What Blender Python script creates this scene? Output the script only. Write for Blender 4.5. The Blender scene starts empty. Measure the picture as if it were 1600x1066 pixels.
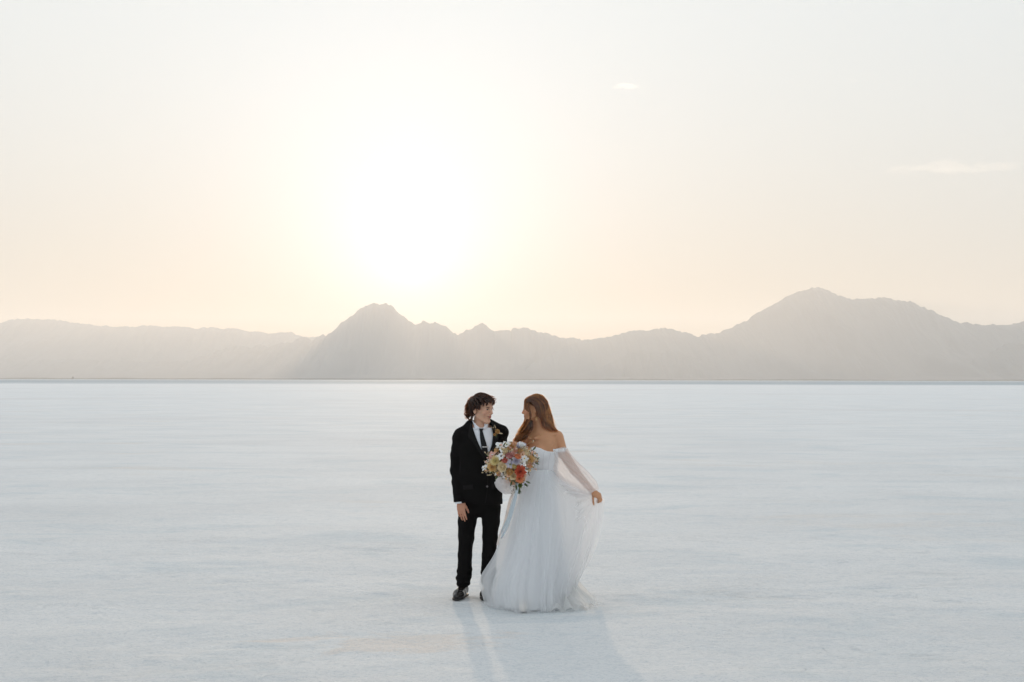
import bpy, bmesh, math, random
import numpy as np
from mathutils import Vector, Matrix, Euler

random.seed(7)
S = bpy.context.scene
COL = S.collection
R = math.radians

# light and air of the evening (all tuned values in one place)
SKY_NISHITA = 0.005
SKY_STRENGTH = 1.0
SUN_STRENGTH = 3.5
SUN_ANGLE = 0.9
SUN_COLOR = (1.0, 0.74, 0.50)
EXPOSURE = 0.0
HAZE_COLOR = (0.962, 0.975, 0.985, 1)
HAZE_DENSITY = 1.14e-4
HAZE_G = 0.40


def SKY_TERMS(expo, zpos, ang, mul):
    """pale evening air: a blue-white base, warm and dimmer low on the sunward side, and the wide aureole of the low sun"""
    sunward = expo(ang, 1.1)
    return [((0.71, 0.775, 0.825), 1.0),
            ((-0.08, -0.13, -0.23), mul(expo(zpos, 0.30), sunward)),
            ((-0.76, -1.02, -1.22), mul(expo(zpos, 0.085), sunward)),
            ((0.16, 0.165, 0.150), expo(ang, 0.45)),
            ((0.14, 0.115, 0.125), expo(ang, 0.15)),
            ((0.74, 0.69, 0.76), expo(ang, 0.062))]



# ------------------------------------------------------------------ camera
F = 2222.0                  # focal length in pixels of the 1600 px wide photograph (50 mm on full frame)
CAM_H = 1.889
PITCH = math.atan((593.0 - 533.0) / F)
cam_d = bpy.data.cameras.new('camera')
cam = bpy.data.objects.new('camera', cam_d)
COL.objects.link(cam)
cam_d.sensor_width = 36.0
cam_d.lens = 36.0 * F / 1600.0
cam_d.clip_start = 0.1
cam_d.clip_end = 90000.0
cam.location = (0, 0, CAM_H)
CAM_M = (Matrix.Rotation(R(90) + PITCH, 4, 'X') @ Matrix.Rotation(R(0.11), 4, 'Z'))
cam.matrix_world = Matrix.Translation((0, 0, CAM_H)) @ CAM_M
S.camera = cam
S.render.resolution_x, S.render.resolution_y = 1024, 682
C3 = CAM_M.to_3x3()


def ray(px, py):
    return C3 @ Vector(((px - 800.0) / F, (533.0 - py) / F, -1.0))


def W(px, py, y):
    """the point of the plane at distance y that the photograph shows at (px, py)"""
    d = ray(px, py)
    k = y / d.y
    return Vector((d.x * k, y, CAM_H + d.z * k))


# ------------------------------------------------------------------ sky and sun
SUN_EL, SUN_AZ = R(4.8), math.atan((640.0 - 800.0) / F)     # azimuth from +Y, negative is left
sun_dir = Vector((math.sin(SUN_AZ) * math.cos(SUN_EL), math.cos(SUN_AZ) * math.cos(SUN_EL), math.sin(SUN_EL)))
world = bpy.data.worlds.new('World')
S.world = world
world.use_nodes = True
nt = world.node_tree
nt.nodes.clear()


def N(tree, typ, **kw):
    n = tree.nodes.new(typ)
    for k, v in kw.items():
        if k.startswith('in_'):
            key = k[3:]
            n.inputs[int(key) if key.isdigit() else key].default_value = v
        else:
            setattr(n, k, v)
    return n


def M2(tree, op, a, b=None, clamp=False):
    n = tree.nodes.new('ShaderNodeMath')
    n.operation = op
    n.use_clamp = clamp
    for i, v in enumerate((a, b)):
        if v is None:
            continue
        if isinstance(v, (int, float)):
            n.inputs[i].default_value = v
        else:
            tree.links.new(v, n.inputs[i])
    return n.outputs[0]


def scale_col(tree, col, fac):
    n = tree.nodes.new('ShaderNodeVectorMath')
    n.operation = 'SCALE'
    if isinstance(col, tuple):
        n.inputs[0].default_value = col
    else:
        tree.links.new(col, n.inputs[0])
    if isinstance(fac, (int, float)):
        n.inputs['Scale'].default_value = fac
    else:
        tree.links.new(fac, n.inputs['Scale'])
    return n.outputs[0]


def add_col(tree, a, b):
    n = tree.nodes.new('ShaderNodeVectorMath')
    n.operation = 'ADD'
    for i, v in enumerate((a, b)):
        if isinstance(v, tuple):
            n.inputs[i].default_value = v
        else:
            tree.links.new(v, n.inputs[i])
    return n.outputs[0]


sky = N(nt, 'ShaderNodeTexSky', sky_type='NISHITA', sun_disc=False, sun_elevation=SUN_EL,
        sun_rotation=SUN_AZ, altitude=1280.0, air_density=1.0, dust_density=1.5, ozone_density=1.5)
geo = N(nt, 'ShaderNodeTexCoord')
nrm = N(nt, 'ShaderNodeVectorMath', operation='NORMALIZE')
nt.links.new(geo.outputs['Generated'], nrm.inputs[0])
dot = N(nt, 'ShaderNodeVectorMath', operation='DOT_PRODUCT')
nt.links.new(nrm.outputs[0], dot.inputs[0])
dot.inputs[1].default_value = sun_dir
sep = N(nt, 'ShaderNodeSeparateXYZ')
nt.links.new(nrm.outputs[0], sep.inputs[0])
ang = M2(nt, 'ARCCOSINE', M2(nt, 'MINIMUM', dot.outputs['Value'], 1.0))
zpos = M2(nt, 'MAXIMUM', sep.outputs['Z'], 0.0)


def expo(x, k):
    return M2(nt, 'EXPONENT', M2(nt, 'MULTIPLY', x, -1.0 / k))


hsv = N(nt, 'ShaderNodeHueSaturation')
hsv.inputs['Saturation'].default_value = 0.75
nt.links.new(sky.outputs[0], hsv.inputs['Color'])
total = scale_col(nt, hsv.outputs[0], SKY_NISHITA)
for colr, fac in SKY_TERMS(expo, zpos, ang, lambda a, b: M2(nt, 'MULTIPLY', a, b)):
    total = add_col(nt, total, scale_col(nt, colr, fac))
bg = N(nt, 'ShaderNodeBackground')
bg.inputs['Strength'].default_value = SKY_STRENGTH
nt.links.new(total, bg.inputs['Color'])
wo = N(nt, 'ShaderNodeOutputWorld')
nt.links.new(bg.outputs[0], wo.inputs['Surface'])

sun_l = bpy.data.lights.new('sun', 'SUN')
sun_l.energy = SUN_STRENGTH
sun_l.angle = R(SUN_ANGLE)
sun_l.color = SUN_COLOR
sun = bpy.data.objects.new('sun', sun_l)
COL.objects.link(sun)
sun.rotation_euler = (-sun_dir).to_track_quat('-Z', 'Y').to_euler()

S.view_settings.view_transform = 'Standard'
S.view_settings.look = 'None'
S.view_settings.exposure = EXPOSURE
S.view_settings.gamma = 1.0
S.view_settings.use_curve_mapping = False
S.render.engine = 'CYCLES'
cy = S.cycles
cy.use_denoising = True
try:
    cy.denoiser = 'OPENIMAGEDENOISE'
    cy.denoising_input_passes = 'RGB_ALBEDO_NORMAL'
except Exception:
    pass
cy.max_bounces = 12
cy.diffuse_bounces = 5
cy.transparent_max_bounces = 40
cy.volume_bounces = 2
cy.sample_clamp_indirect = 8.0


# ------------------------------------------------------------------ helpers
def prop(o, label=None, cat=None, group=None, kind=None):
    for k, v in (('label', label), ('category', cat), ('group', group), ('kind', kind)):
        if v:
            o[k] = v
    return o


def mesh_obj(name, verts, faces, mat=None, parent=None, smooth=True, attrs=None):
    me = bpy.data.meshes.new(name)
    verts = np.asarray(verts, dtype=np.float32).reshape(-1, 3)
    if isinstance(faces, np.ndarray):
        nf, k = faces.shape
        me.vertices.add(len(verts))
        me.vertices.foreach_set('co', verts.ravel())
        me.loops.add(nf * k)
        me.loops.foreach_set('vertex_index', faces.astype(np.int32).ravel())
        me.polygons.add(nf)
        me.polygons.foreach_set('loop_start', np.arange(0, nf * k, k, dtype=np.int32))
        me.polygons.foreach_set('loop_total', np.full(nf, k, dtype=np.int32))
        me.update(calc_edges=True)
    else:
        me.from_pydata([tuple(v) for v in verts], [], [tuple(f) for f in faces])
        me.update()
    me.validate()
    if smooth:
        me.polygons.foreach_set('use_smooth', np.ones(len(me.polygons), dtype=bool))
    if attrs:
        for an, arr in attrs.items():
            a = me.color_attributes.new(an, 'FLOAT_COLOR', 'POINT')
            arr = np.asarray(arr, dtype=np.float32)
            if arr.shape[1] == 3:
                arr = np.concatenate([arr, np.ones((len(arr), 1), np.float32)], 1)
            a.data.foreach_set('color', arr.ravel())
    if mat:
        me.materials.append(mat)
    o = bpy.data.objects.new(name, me)
    COL.objects.link(o)
    if parent is not None:
        o.parent = parent
        o.matrix_parent_inverse = parent.matrix_world.inverted()
    return o


def empty(name, loc):
    o = bpy.data.objects.new(name, None)
    o.location = loc
    o.empty_display_size = 0.2
    COL.objects.link(o)
    o.matrix_world = Matrix.Translation(loc)
    return o


def _hash(ix, iy, iz, seed):
    n = (ix.astype(np.int64) * 374761393 + iy.astype(np.int64) * 668265263 + iz.astype(np.int64) * 2147483647 + seed * 974711) & 0xffffffff
    n = ((n ^ (n >> 13)) * 1274126177) & 0xffffffff
    n = n ^ (n >> 16)
    return (n & 0xffffff).astype(np.float64) / float(0xffffff) * 2 - 1


def vnoise(x, y, z=0.0, seed=0):
    x, y, z = np.broadcast_arrays(np.asarray(x, float), np.asarray(y, float), np.asarray(z, float))
    ix, iy, iz = np.floor(x), np.floor(y), np.floor(z)
    fx, fy, fz = x - ix, y - iy, z - iz
    ux, uy, uz = (f * f * f * (f * (f * 6 - 15) + 10) for f in (fx, fy, fz))
    r = 0
    for dx in (0, 1):
        for dy in (0, 1):
            for dz in (0, 1):
                w = (ux if dx else 1 - ux) * (uy if dy else 1 - uy) * (uz if dz else 1 - uz)
                r = r + w * _hash(ix + dx, iy + dy, iz + dz, seed)
    return r


def fbm(x, y, z=0.0, oct=4, seed=0, gain=0.5):
    r, a, f = 0, 1.0, 1.0
    for i in range(oct):
        r = r + a * vnoise(np.asarray(x) * f, np.asarray(y) * f, np.asarray(z) * f, seed + 17 * i)
        a *= gain
        f *= 2.03
    return r


def grid_faces(nu, nv, close_u=False):
    """quads for a grid stored row by row (nv rows of nu)"""
    cu = nu if close_u else nu - 1
    i = np.arange(cu)
    j = np.arange(nv - 1)
    I, J = np.meshgrid(i, j)
    I2 = (I + 1) % nu
    return np.stack([J * nu + I, J * nu + I2, (J + 1) * nu + I2, (J + 1) * nu + I], -1).reshape(-1, 4)


def new_mat(name):
    m = bpy.data.materials.new(name)
    m.use_nodes = True
    t = m.node_tree
    t.nodes.clear()
    out = t.nodes.new('ShaderNodeOutputMaterial')
    return m, t, out


def principled(name, color, rough=0.6, bump=None, spec=0.5, var=None, sheen=0.0, metal=0.0):
    """bump = (scale, strength, distance); var = (scale, other colour)"""
    m, t, out = new_mat(name)
    b = t.nodes.new('ShaderNodeBsdfPrincipled')
    b.inputs['Base Color'].default_value = (*color, 1)
    b.inputs['Roughness'].default_value = rough
    b.inputs['Metallic'].default_value = metal
    b.inputs['Specular IOR Level'].default_value = spec
    b.inputs['Sheen Weight'].default_value = sheen
    t.links.new(b.outputs[0], out.inputs['Surface'])
    tc = t.nodes.new('ShaderNodeTexCoord')
    if bump:
        n = N(t, 'ShaderNodeTexNoise')
        n.inputs['Scale'].default_value = bump[0]
        n.inputs['Detail'].default_value = 4
        t.links.new(tc.outputs['Object'], n.inputs['Vector'])
        bp = N(t, 'ShaderNodeBump')
        bp.inputs['Strength'].default_value = bump[1]
        bp.inputs['Distance'].default_value = bump[2]
        t.links.new(n.outputs['Fac'], bp.inputs['Height'])
        t.links.new(bp.outputs[0], b.inputs['Normal'])
    if var:
        n = N(t, 'ShaderNodeTexNoise')
        n.inputs['Scale'].default_value = var[0]
        n.inputs['Detail'].default_value = 3
        t.links.new(tc.outputs['Object'], n.inputs['Vector'])
        mx = N(t, 'ShaderNodeMix', data_type='RGBA')
        mx.inputs['A'].default_value = (*color, 1)
        mx.inputs['B'].default_value = (*var[1], 1)
        t.links.new(n.outputs['Fac'], mx.inputs['Factor'])
        t.links.new(mx.outputs['Result'], b.inputs['Base Color'])
    return m
# ------------------------------------------------------------------ salt flat
def salt_material():
    m, t, out = new_mat('salt_crust')
    L = t.links.new
    b = t.nodes.new('ShaderNodeBsdfPrincipled')
    b.inputs['Roughness'].default_value = 0.9
    b.inputs['Specular IOR Level'].default_value = 0.02
    L(b.outputs[0], out.inputs['Surface'])
    tc = t.nodes.new('ShaderNodeTexCoord')

    def noise(scale, detail=4, rough=0.55, sx=1.0, sy=1.0, off=0.0, dist=0.0):
        mp = N(t, 'ShaderNodeMapping')
        mp.inputs['Scale'].default_value = (sx, sy, 1)
        mp.inputs['Location'].default_value = (off, off * 0.7, 0)
        L(tc.outputs['Object'], mp.inputs['Vector'])
        n = N(t, 'ShaderNodeTexNoise')
        n.inputs['Scale'].default_value = scale
        n.inputs['Detail'].default_value = detail
        n.inputs['Roughness'].default_value = rough
        n.inputs['Distortion'].default_value = dist
        L(mp.outputs[0], n.inputs['Vector'])
        return n.outputs['Fac']

    def ramp(fac, lo, hi):
        n = N(t, 'ShaderNodeMapRange', interpolation_type='SMOOTHSTEP')
        n.inputs['From Min'].default_value = lo
        n.inputs['From Max'].default_value = hi
        L(fac, n.inputs['Value'])
        return n.outputs[0]

    def mix(a, bb, fac):
        n = N(t, 'ShaderNodeMix', data_type='RGBA')
        for key, v in (('A', a), ('B', bb)):
            if isinstance(v, tuple):
                n.inputs[key].default_value = (*v, 1)
            else:
                L(v, n.inputs[key])
        if isinstance(fac, (int, float)):
            n.inputs['Factor'].default_value = fac
        else:
            L(fac, n.inputs['Factor'])
        return n.outputs['Result']

    base = mix((0.795, 0.80, 0.80), (0.86, 0.86, 0.855), ramp(noise(0.35, 5, 0.6, 0.6, 1.0), 0.35, 0.65))
    # blue grey damp salt
    base = mix(base, (0.66, 0.72, 0.75), M2(t, 'MULTIPLY', ramp(noise(0.8, 6, 0.64, 0.6, 1.0, 13.0, 0.6), 0.50, 0.70), 0.6))
    # pale tan stains of mud showing through, one of them beside the couple's shadow
    base = mix(base, (0.80, 0.71, 0.62), M2(t, 'MULTIPLY', ramp(noise(0.42, 6, 0.6, 0.4, 0.8, 5.3, 0.8), 0.57, 0.72), 0.42))
    sp = N(t, 'ShaderNodeSeparateXYZ')
    L(tc.outputs['Object'], sp.inputs[0])
    ex = M2(t, 'POWER', M2(t, 'ABSOLUTE', M2(t, 'DIVIDE', M2(t, 'ADD', sp.outputs['X'], 0.80), 0.95)), 2.0)
    ey = M2(t, 'POWER', M2(t, 'ABSOLUTE', M2(t, 'DIVIDE', M2(t, 'SUBTRACT', sp.outputs['Y'], 10.25), 0.50)), 2.0)
    dd = M2(t, 'ADD', M2(t, 'SQRT', M2(t, 'ADD', ex, ey)), M2(t, 'MULTIPLY', M2(t, 'SUBTRACT', noise(1.9, 6, 0.65, 0.7, 1.0, 8.0, 0.6), 0.5), 3.2))
    base = mix(base, (0.83, 0.70, 0.60), M2(t, 'MULTIPLY', M2(t, 'SUBTRACT', 1.0, ramp(dd, 0.40, 0.95)), 0.42))
    base = mix(base, (0.72, 0.70, 0.69), M2(t, 'MULTIPLY', ramp(noise(0.03, 6, 0.6, 0.6, 1.0, 2.0, 0.5), 0.5, 0.68), 0.5))
    # crystalline speckle
    base = mix(base, (0.50, 0.55, 0.59), M2(t, 'MULTIPLY', ramp(noise(46.0, 5, 0.8, 0.7, 1.0), 0.50, 0.66), 0.66))
    base = mix(base, (0.90, 0.90, 0.89), M2(t, 'MULTIPLY', ramp(noise(30.0, 5, 0.75, 1, 1, 4.0), 0.54, 0.70), 0.55))
    base = mix(base, (0.60, 0.645, 0.68), M2(t, 'MULTIPLY', ramp(noise(8.0, 6, 0.8, 0.75, 1.0, 17.0), 0.50, 0.64), 0.40))
    base = mix(base, (0.87, 0.865, 0.855), M2(t, 'MULTIPLY', ramp(noise(6.0, 6, 0.8, 0.75, 1.0, 23.0), 0.52, 0.66), 0.45))
    # broken crust edges: thin, winding, interrupted lines
    ln = M2(t, 'ABSOLUTE', M2(t, 'SUBTRACT', noise(1.1, 5, 0.6, 0.6, 1.0, 31.0, 1.0), 0.5))
    ln = M2(t, 'SUBTRACT', 1.0, ramp(ln, 0.0, 0.016))
    gap = ramp(noise(0.7, 4, 0.6, 0.6, 1.0, 44.0), 0.50, 0.62)
    crust = M2(t, 'MULTIPLY', ln, gap)
    base = mix(base, (0.50, 0.54, 0.57), M2(t, 'MULTIPLY', crust, 0.22))
    # sparse dark grit
    base = mix(base, (0.34, 0.34, 0.34), M2(t, 'MULTIPLY', ramp(noise(3.4, 5, 0.78, 0.45, 1.0, 61.0), 0.69, 0.76), 0.6))
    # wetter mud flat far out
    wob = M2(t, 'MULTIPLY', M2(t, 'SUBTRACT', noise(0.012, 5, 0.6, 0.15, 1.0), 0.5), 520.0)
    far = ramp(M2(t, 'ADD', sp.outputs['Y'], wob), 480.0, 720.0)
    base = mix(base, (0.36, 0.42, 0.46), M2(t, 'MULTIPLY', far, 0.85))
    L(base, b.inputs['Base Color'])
    # relief
    h1 = M2(t, 'MULTIPLY', noise(60.0, 4, 0.7), 0.017)
    h2 = M2(t, 'MULTIPLY', noise(11.0, 5, 0.65, 0.75, 1.0, 3.0), 0.034)
    h3 = M2(t, 'MULTIPLY', noise(1.7, 4, 0.6, 0.5, 1.0, 9.0), 0.022)
    h = M2(t, 'ADD', M2(t, 'ADD', M2(t, 'ADD', h1, h2), h3), M2(t, 'MULTIPLY', crust, 0.007))
    bp = N(t, 'ShaderNodeBump')
    bp.inputs['Strength'].default_value = 1.0
    bp.inputs['Distance'].default_value = 1.0
    L(h, bp.inputs['Height'])
    L(bp.outputs[0], b.inputs['Normal'])
    return m


def axis(dense_lo, dense_hi, step, lo, hi, grow=1.09):
    c = list(np.arange(dense_lo, dense_hi + 1e-6, step))
    s, v = step, dense_hi
    while v < hi:
        s *= grow
        v += s
        c.append(min(v, hi))
    s, v = step, dense_lo
    while v > lo:
        s *= grow
        v -= s
        c.insert(0, max(v, lo))
    return np.array(c)


gx = axis(-6.0, 6.0, 0.05, -25000.0, 25000.0)
gy = axis(7.5, 16.0, 0.05, -3500.0, 21000.0)
GX, GY = np.meshgrid(gx, gy)
fade = np.clip(1.0 - np.hypot(GX, GY - 11) / 150.0, 0, 1)
GZ = (0.010 * fbm(GX * 0.5, GY * 0.9, seed=3) + 0.005 * fbm(GX * 2.6, GY * 3.6, seed=9, oct=4)) * fade - 0.006
ground = mesh_obj('ground', np.stack([GX, GY, GZ], -1).reshape(-1, 3), grid_faces(len(gx), len(gy)), salt_material())
prop(ground, label='white crusted salt flat with grey blue and tan stains', kind='structure')

# ------------------------------------------------------------------ mountains
rock = principled('mountain_rock', (0.10, 0.092, 0.085), 0.95, var=(0.004, (0.13, 0.12, 0.108)))
scrub = principled('shore_scrub', (0.05, 0.048, 0.042), 0.9, var=(0.05, (0.09, 0.082, 0.07)))


def mountain(name, pts, dist, width, label, seed, rough=1.0, step=1.0, mat=None):
    px = np.arange(pts[0][0], pts[-1][0] + 1e-6, step)
    py = np.interp(px, [p[0] for p in pts], [p[1] for p in pts])
    # soften the polyline, then add the crag of the ridge
    k = np.array([1, 2, 3, 2, 1.0]) / 9
    py = np.convolve(np.pad(py, 2, mode='edge'), k, 'valid')
    high = np.clip((592 - py) / 30.0, 0, 1)
    py = py + rough * high * (1.6 * fbm(px / 14.0, 0 * px, seed=seed, oct=4) + 1.1 * vnoise(px / 4.5, 0 * px, seed=seed + 5) + 0.6 * vnoise(px / 2.1, 0 * px, seed=seed + 6))
    ridge = np.array([W(a, b, dist) for a, b in zip(px, py)])
    H = np.maximum(ridge[:, 2], 2.0)
    nd = 41
    t = np.linspace(-1, 1, nd)
    X = np.repeat(ridge[:, 0][None], nd, 0)
    T = np.repeat(t[:, None], len(px), 1)
    spur = 0.72 + 0.35 * fbm(X / (width * 0.28), T * 0.8, seed=seed + 31, oct=4)
    spur = np.clip(spur, 0.35, 1.25)
    d = np.abs(T)
    prof = np.clip(1 - d / spur, 0, 1) ** 1.15 * 0.9 + 0.10 * np.clip(1 - d, 0, 1)
    prof = np.where(d < 1e-6, 1.0, prof)
    Z = H[None] * prof + H[None] * 0.055 * fbm(X / (width * 0.10), T * 5, seed=seed + 77, oct=4) * (np.clip(d * 6, 0, 1) * np.clip(1 - d, 0, 1))
    Z = np.where(d >= 0.999, -3.0, Z)
    # a slope in front of the crest never rises past the line of sight to the crest
    Y = dist + T * width
    lim = CAM_H + (H[None] - CAM_H) * Y / dist - 0.5
    Z = np.where((d > 0), np.minimum(Z, lim), Z)
    Z = np.maximum(Z, -3.0)
    o = mesh_obj(name, np.stack([X, Y, Z], -1).reshape(-1, 3), grid_faces(len(px), nd), mat or rock, smooth=True)
    return prop(o, label=label, kind='structure')


mountain('mountain_range', [(-1100, 560), (-900, 522), (-760, 505), (-620, 512), (-500, 500), (-380, 508), (-260, 512), (-150, 505), (-60, 512), (0, 505), (20, 500), (42, 497), (68, 499), (85, 498), (110, 504), (150, 509), (200, 511),
          (225, 509), (300, 512), (350, 513), (400, 518), (430, 521), (455, 519), (475, 526), (520, 530), (600, 540), (700, 560), (760, 591)],
         9900, 1700, 'pale far mountain range fading out at the left edge', 11, 0.7)
mountain('mountain_range', [(-220, 592), (-80, 575), (0, 566), (90, 561), (150, 563), (230, 566), (330, 563), (420, 560), (520, 570), (620, 591)],
         8500, 800, 'low hazy foothills under the far left range', 23, 0.7)
mountain('mountain_range', [(130, 592), (240, 575), (300, 562), (335, 551), (365, 543), (378, 540), (392, 543), (405, 539), (420, 544), (440, 534), (455, 536), (470, 529),
          (488, 529), (500, 525), (512, 524), (524, 514), (535, 503), (548, 494), (560, 486), (570, 478), (580, 474), (592, 476), (603, 474), (612, 477),
          (622, 487), (632, 496), (650, 507), (660, 503), (672, 503), (682, 503), (694, 509), (706, 519), (714, 524), (726, 518), (738, 514), (746, 508), (753, 505), (762, 511),
          (772, 516), (782, 517), (798, 516), (803, 512), (824, 511), (832, 517), (842, 521), (852, 519), (866, 525), (890, 528), (920, 531), (960, 540), (1010, 556), (1070, 575), (1120, 592)],
         8200, 1350, 'craggy central range with a domed peak beside the sun', 37, 1.0)
mountain('mountain_range', [(780, 592), (850, 560), (890, 538), (922, 531), (940, 527), (960, 525), (985, 518), (1000, 515), (1010, 517), (1024, 515), (1036, 513), (1052, 516), (1064, 519),
          (1078, 522), (1090, 526), (1100, 522), (1122, 521), (1135, 514), (1150, 508), (1168, 501), (1182, 489), (1196, 481), (1210, 476), (1228, 465), (1243, 458),
          (1255, 454), (1266, 450), (1284, 449), (1294, 452), (1308, 461), (1322, 467), (1345, 467), (1360, 467), (1378, 465), (1395, 468), (1410, 468), (1425, 472), (1440, 480), (1458, 486),
          (1475, 494), (1495, 502), (1515, 506), (1530, 508), (1545, 507), (1562, 510), (1580, 508), (1596, 502), (1615, 496), (1660, 487), (1710, 490), (1780, 500), (1860, 512), (1960, 520), (2080, 506), (2220, 515), (2400, 500), (2560, 530), (2700, 592)],
         7600, 1500, 'broad grey mountain with a rounded summit at right', 53, 0.8)
mountain('mountain_range', [(880, 592), (940, 574), (965, 560), (985, 551), (1000, 547), (1015, 549), (1040, 549), (1060, 549), (1080, 556), (1105, 566), (1160, 580), (1220, 592)],
         6900, 420, 'low dusky hill in front of the saddle right of centre', 71, 0.8)
mountain('mountain_range', [(1440, 592), (1500, 573), (1530, 560), (1552, 548), (1570, 538), (1585, 535), (1605, 537), (1640, 528), (1700, 535), (1780, 560), (1840, 592)],
         6600, 600, 'dark near ridge cut by the right edge', 83, 0.8)

# the dark line of the far shore: a low uneven bank of mud and scrub
sx = np.arange(-3400.0, 3401.0, 9.0)
rows = [(-14, -1.0), (-6, 0.5), (0, 1.0), (30, 0.75), (70, -1.0)]
hb = 3.4 + 0.9 * fbm(sx / 130.0, sx * 0, seed=5) + 0.7 * np.clip(fbm(sx / 25.0, sx * 0, seed=8), 0, 2)
SV = []
for dy, kz in rows:
    SV.append(np.stack([sx, 4700 + dy + 60 * np.sin(sx / 900.0), np.where(kz < 0, -1.0, hb * kz)], -1))
shore = mesh_obj('shore', np.array(SV).reshape(-1, 3), grid_faces(len(sx), len(rows)), scrub, smooth=False)
prop(shore, label='thin dark line of the far shore below the mountains', kind='structure')


def mound():
    c = W(114, 591, 4560.0)
    u = np.linspace(0, 2 * math.pi, 15)[:-1]
    V, k = [], 6
    for j in range(k):
        f = j / (k - 1)
        rr = (1 - f) ** 0.8
        for i, a in enumerate(u):
            q = 1 + 0.25 * vnoise(i * 0.9, j * 0.7, seed=4)
            V.append((c.x + 6.4 * rr * math.cos(a) * q, c.y + 5.0 * rr * math.sin(a) * q, -0.5 + 9.6 * f))
    o = mesh_obj('rock_mound', V, grid_faces(len(u), k, True), scrub, smooth=False)
    prop(o, label='tiny dark hump breaking the far shoreline at left', cat='mound')


mound()

# ------------------------------------------------------------------ haze
hm, ht, hout = new_mat('haze_air')
pv = ht.nodes.new('ShaderNodeVolumePrincipled')
pv.inputs['Color'].default_value = HAZE_COLOR
pv.inputs['Density'].default_value = HAZE_DENSITY
pv.inputs['Anisotropy'].default_value = HAZE_G
ht.links.new(pv.outputs[0], hout.inputs['Volume'])
bx = [(-26000, -4000, -6), (26000, -4000, -6), (26000, 11700, -6), (-26000, 12500, -6)]
bx = bx + [(x, y, 530.0) for x, y, z in bx]
haze = mesh_obj('haze', bx, [(3, 2, 1, 0), (4, 5, 6, 7), (0, 1, 5, 4), (1, 2, 6, 5), (2, 3, 7, 6), (3, 0, 4, 7)], hm, smooth=False)
prop(haze, label='pale dusty evening haze over the flats', kind='stuff')
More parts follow.
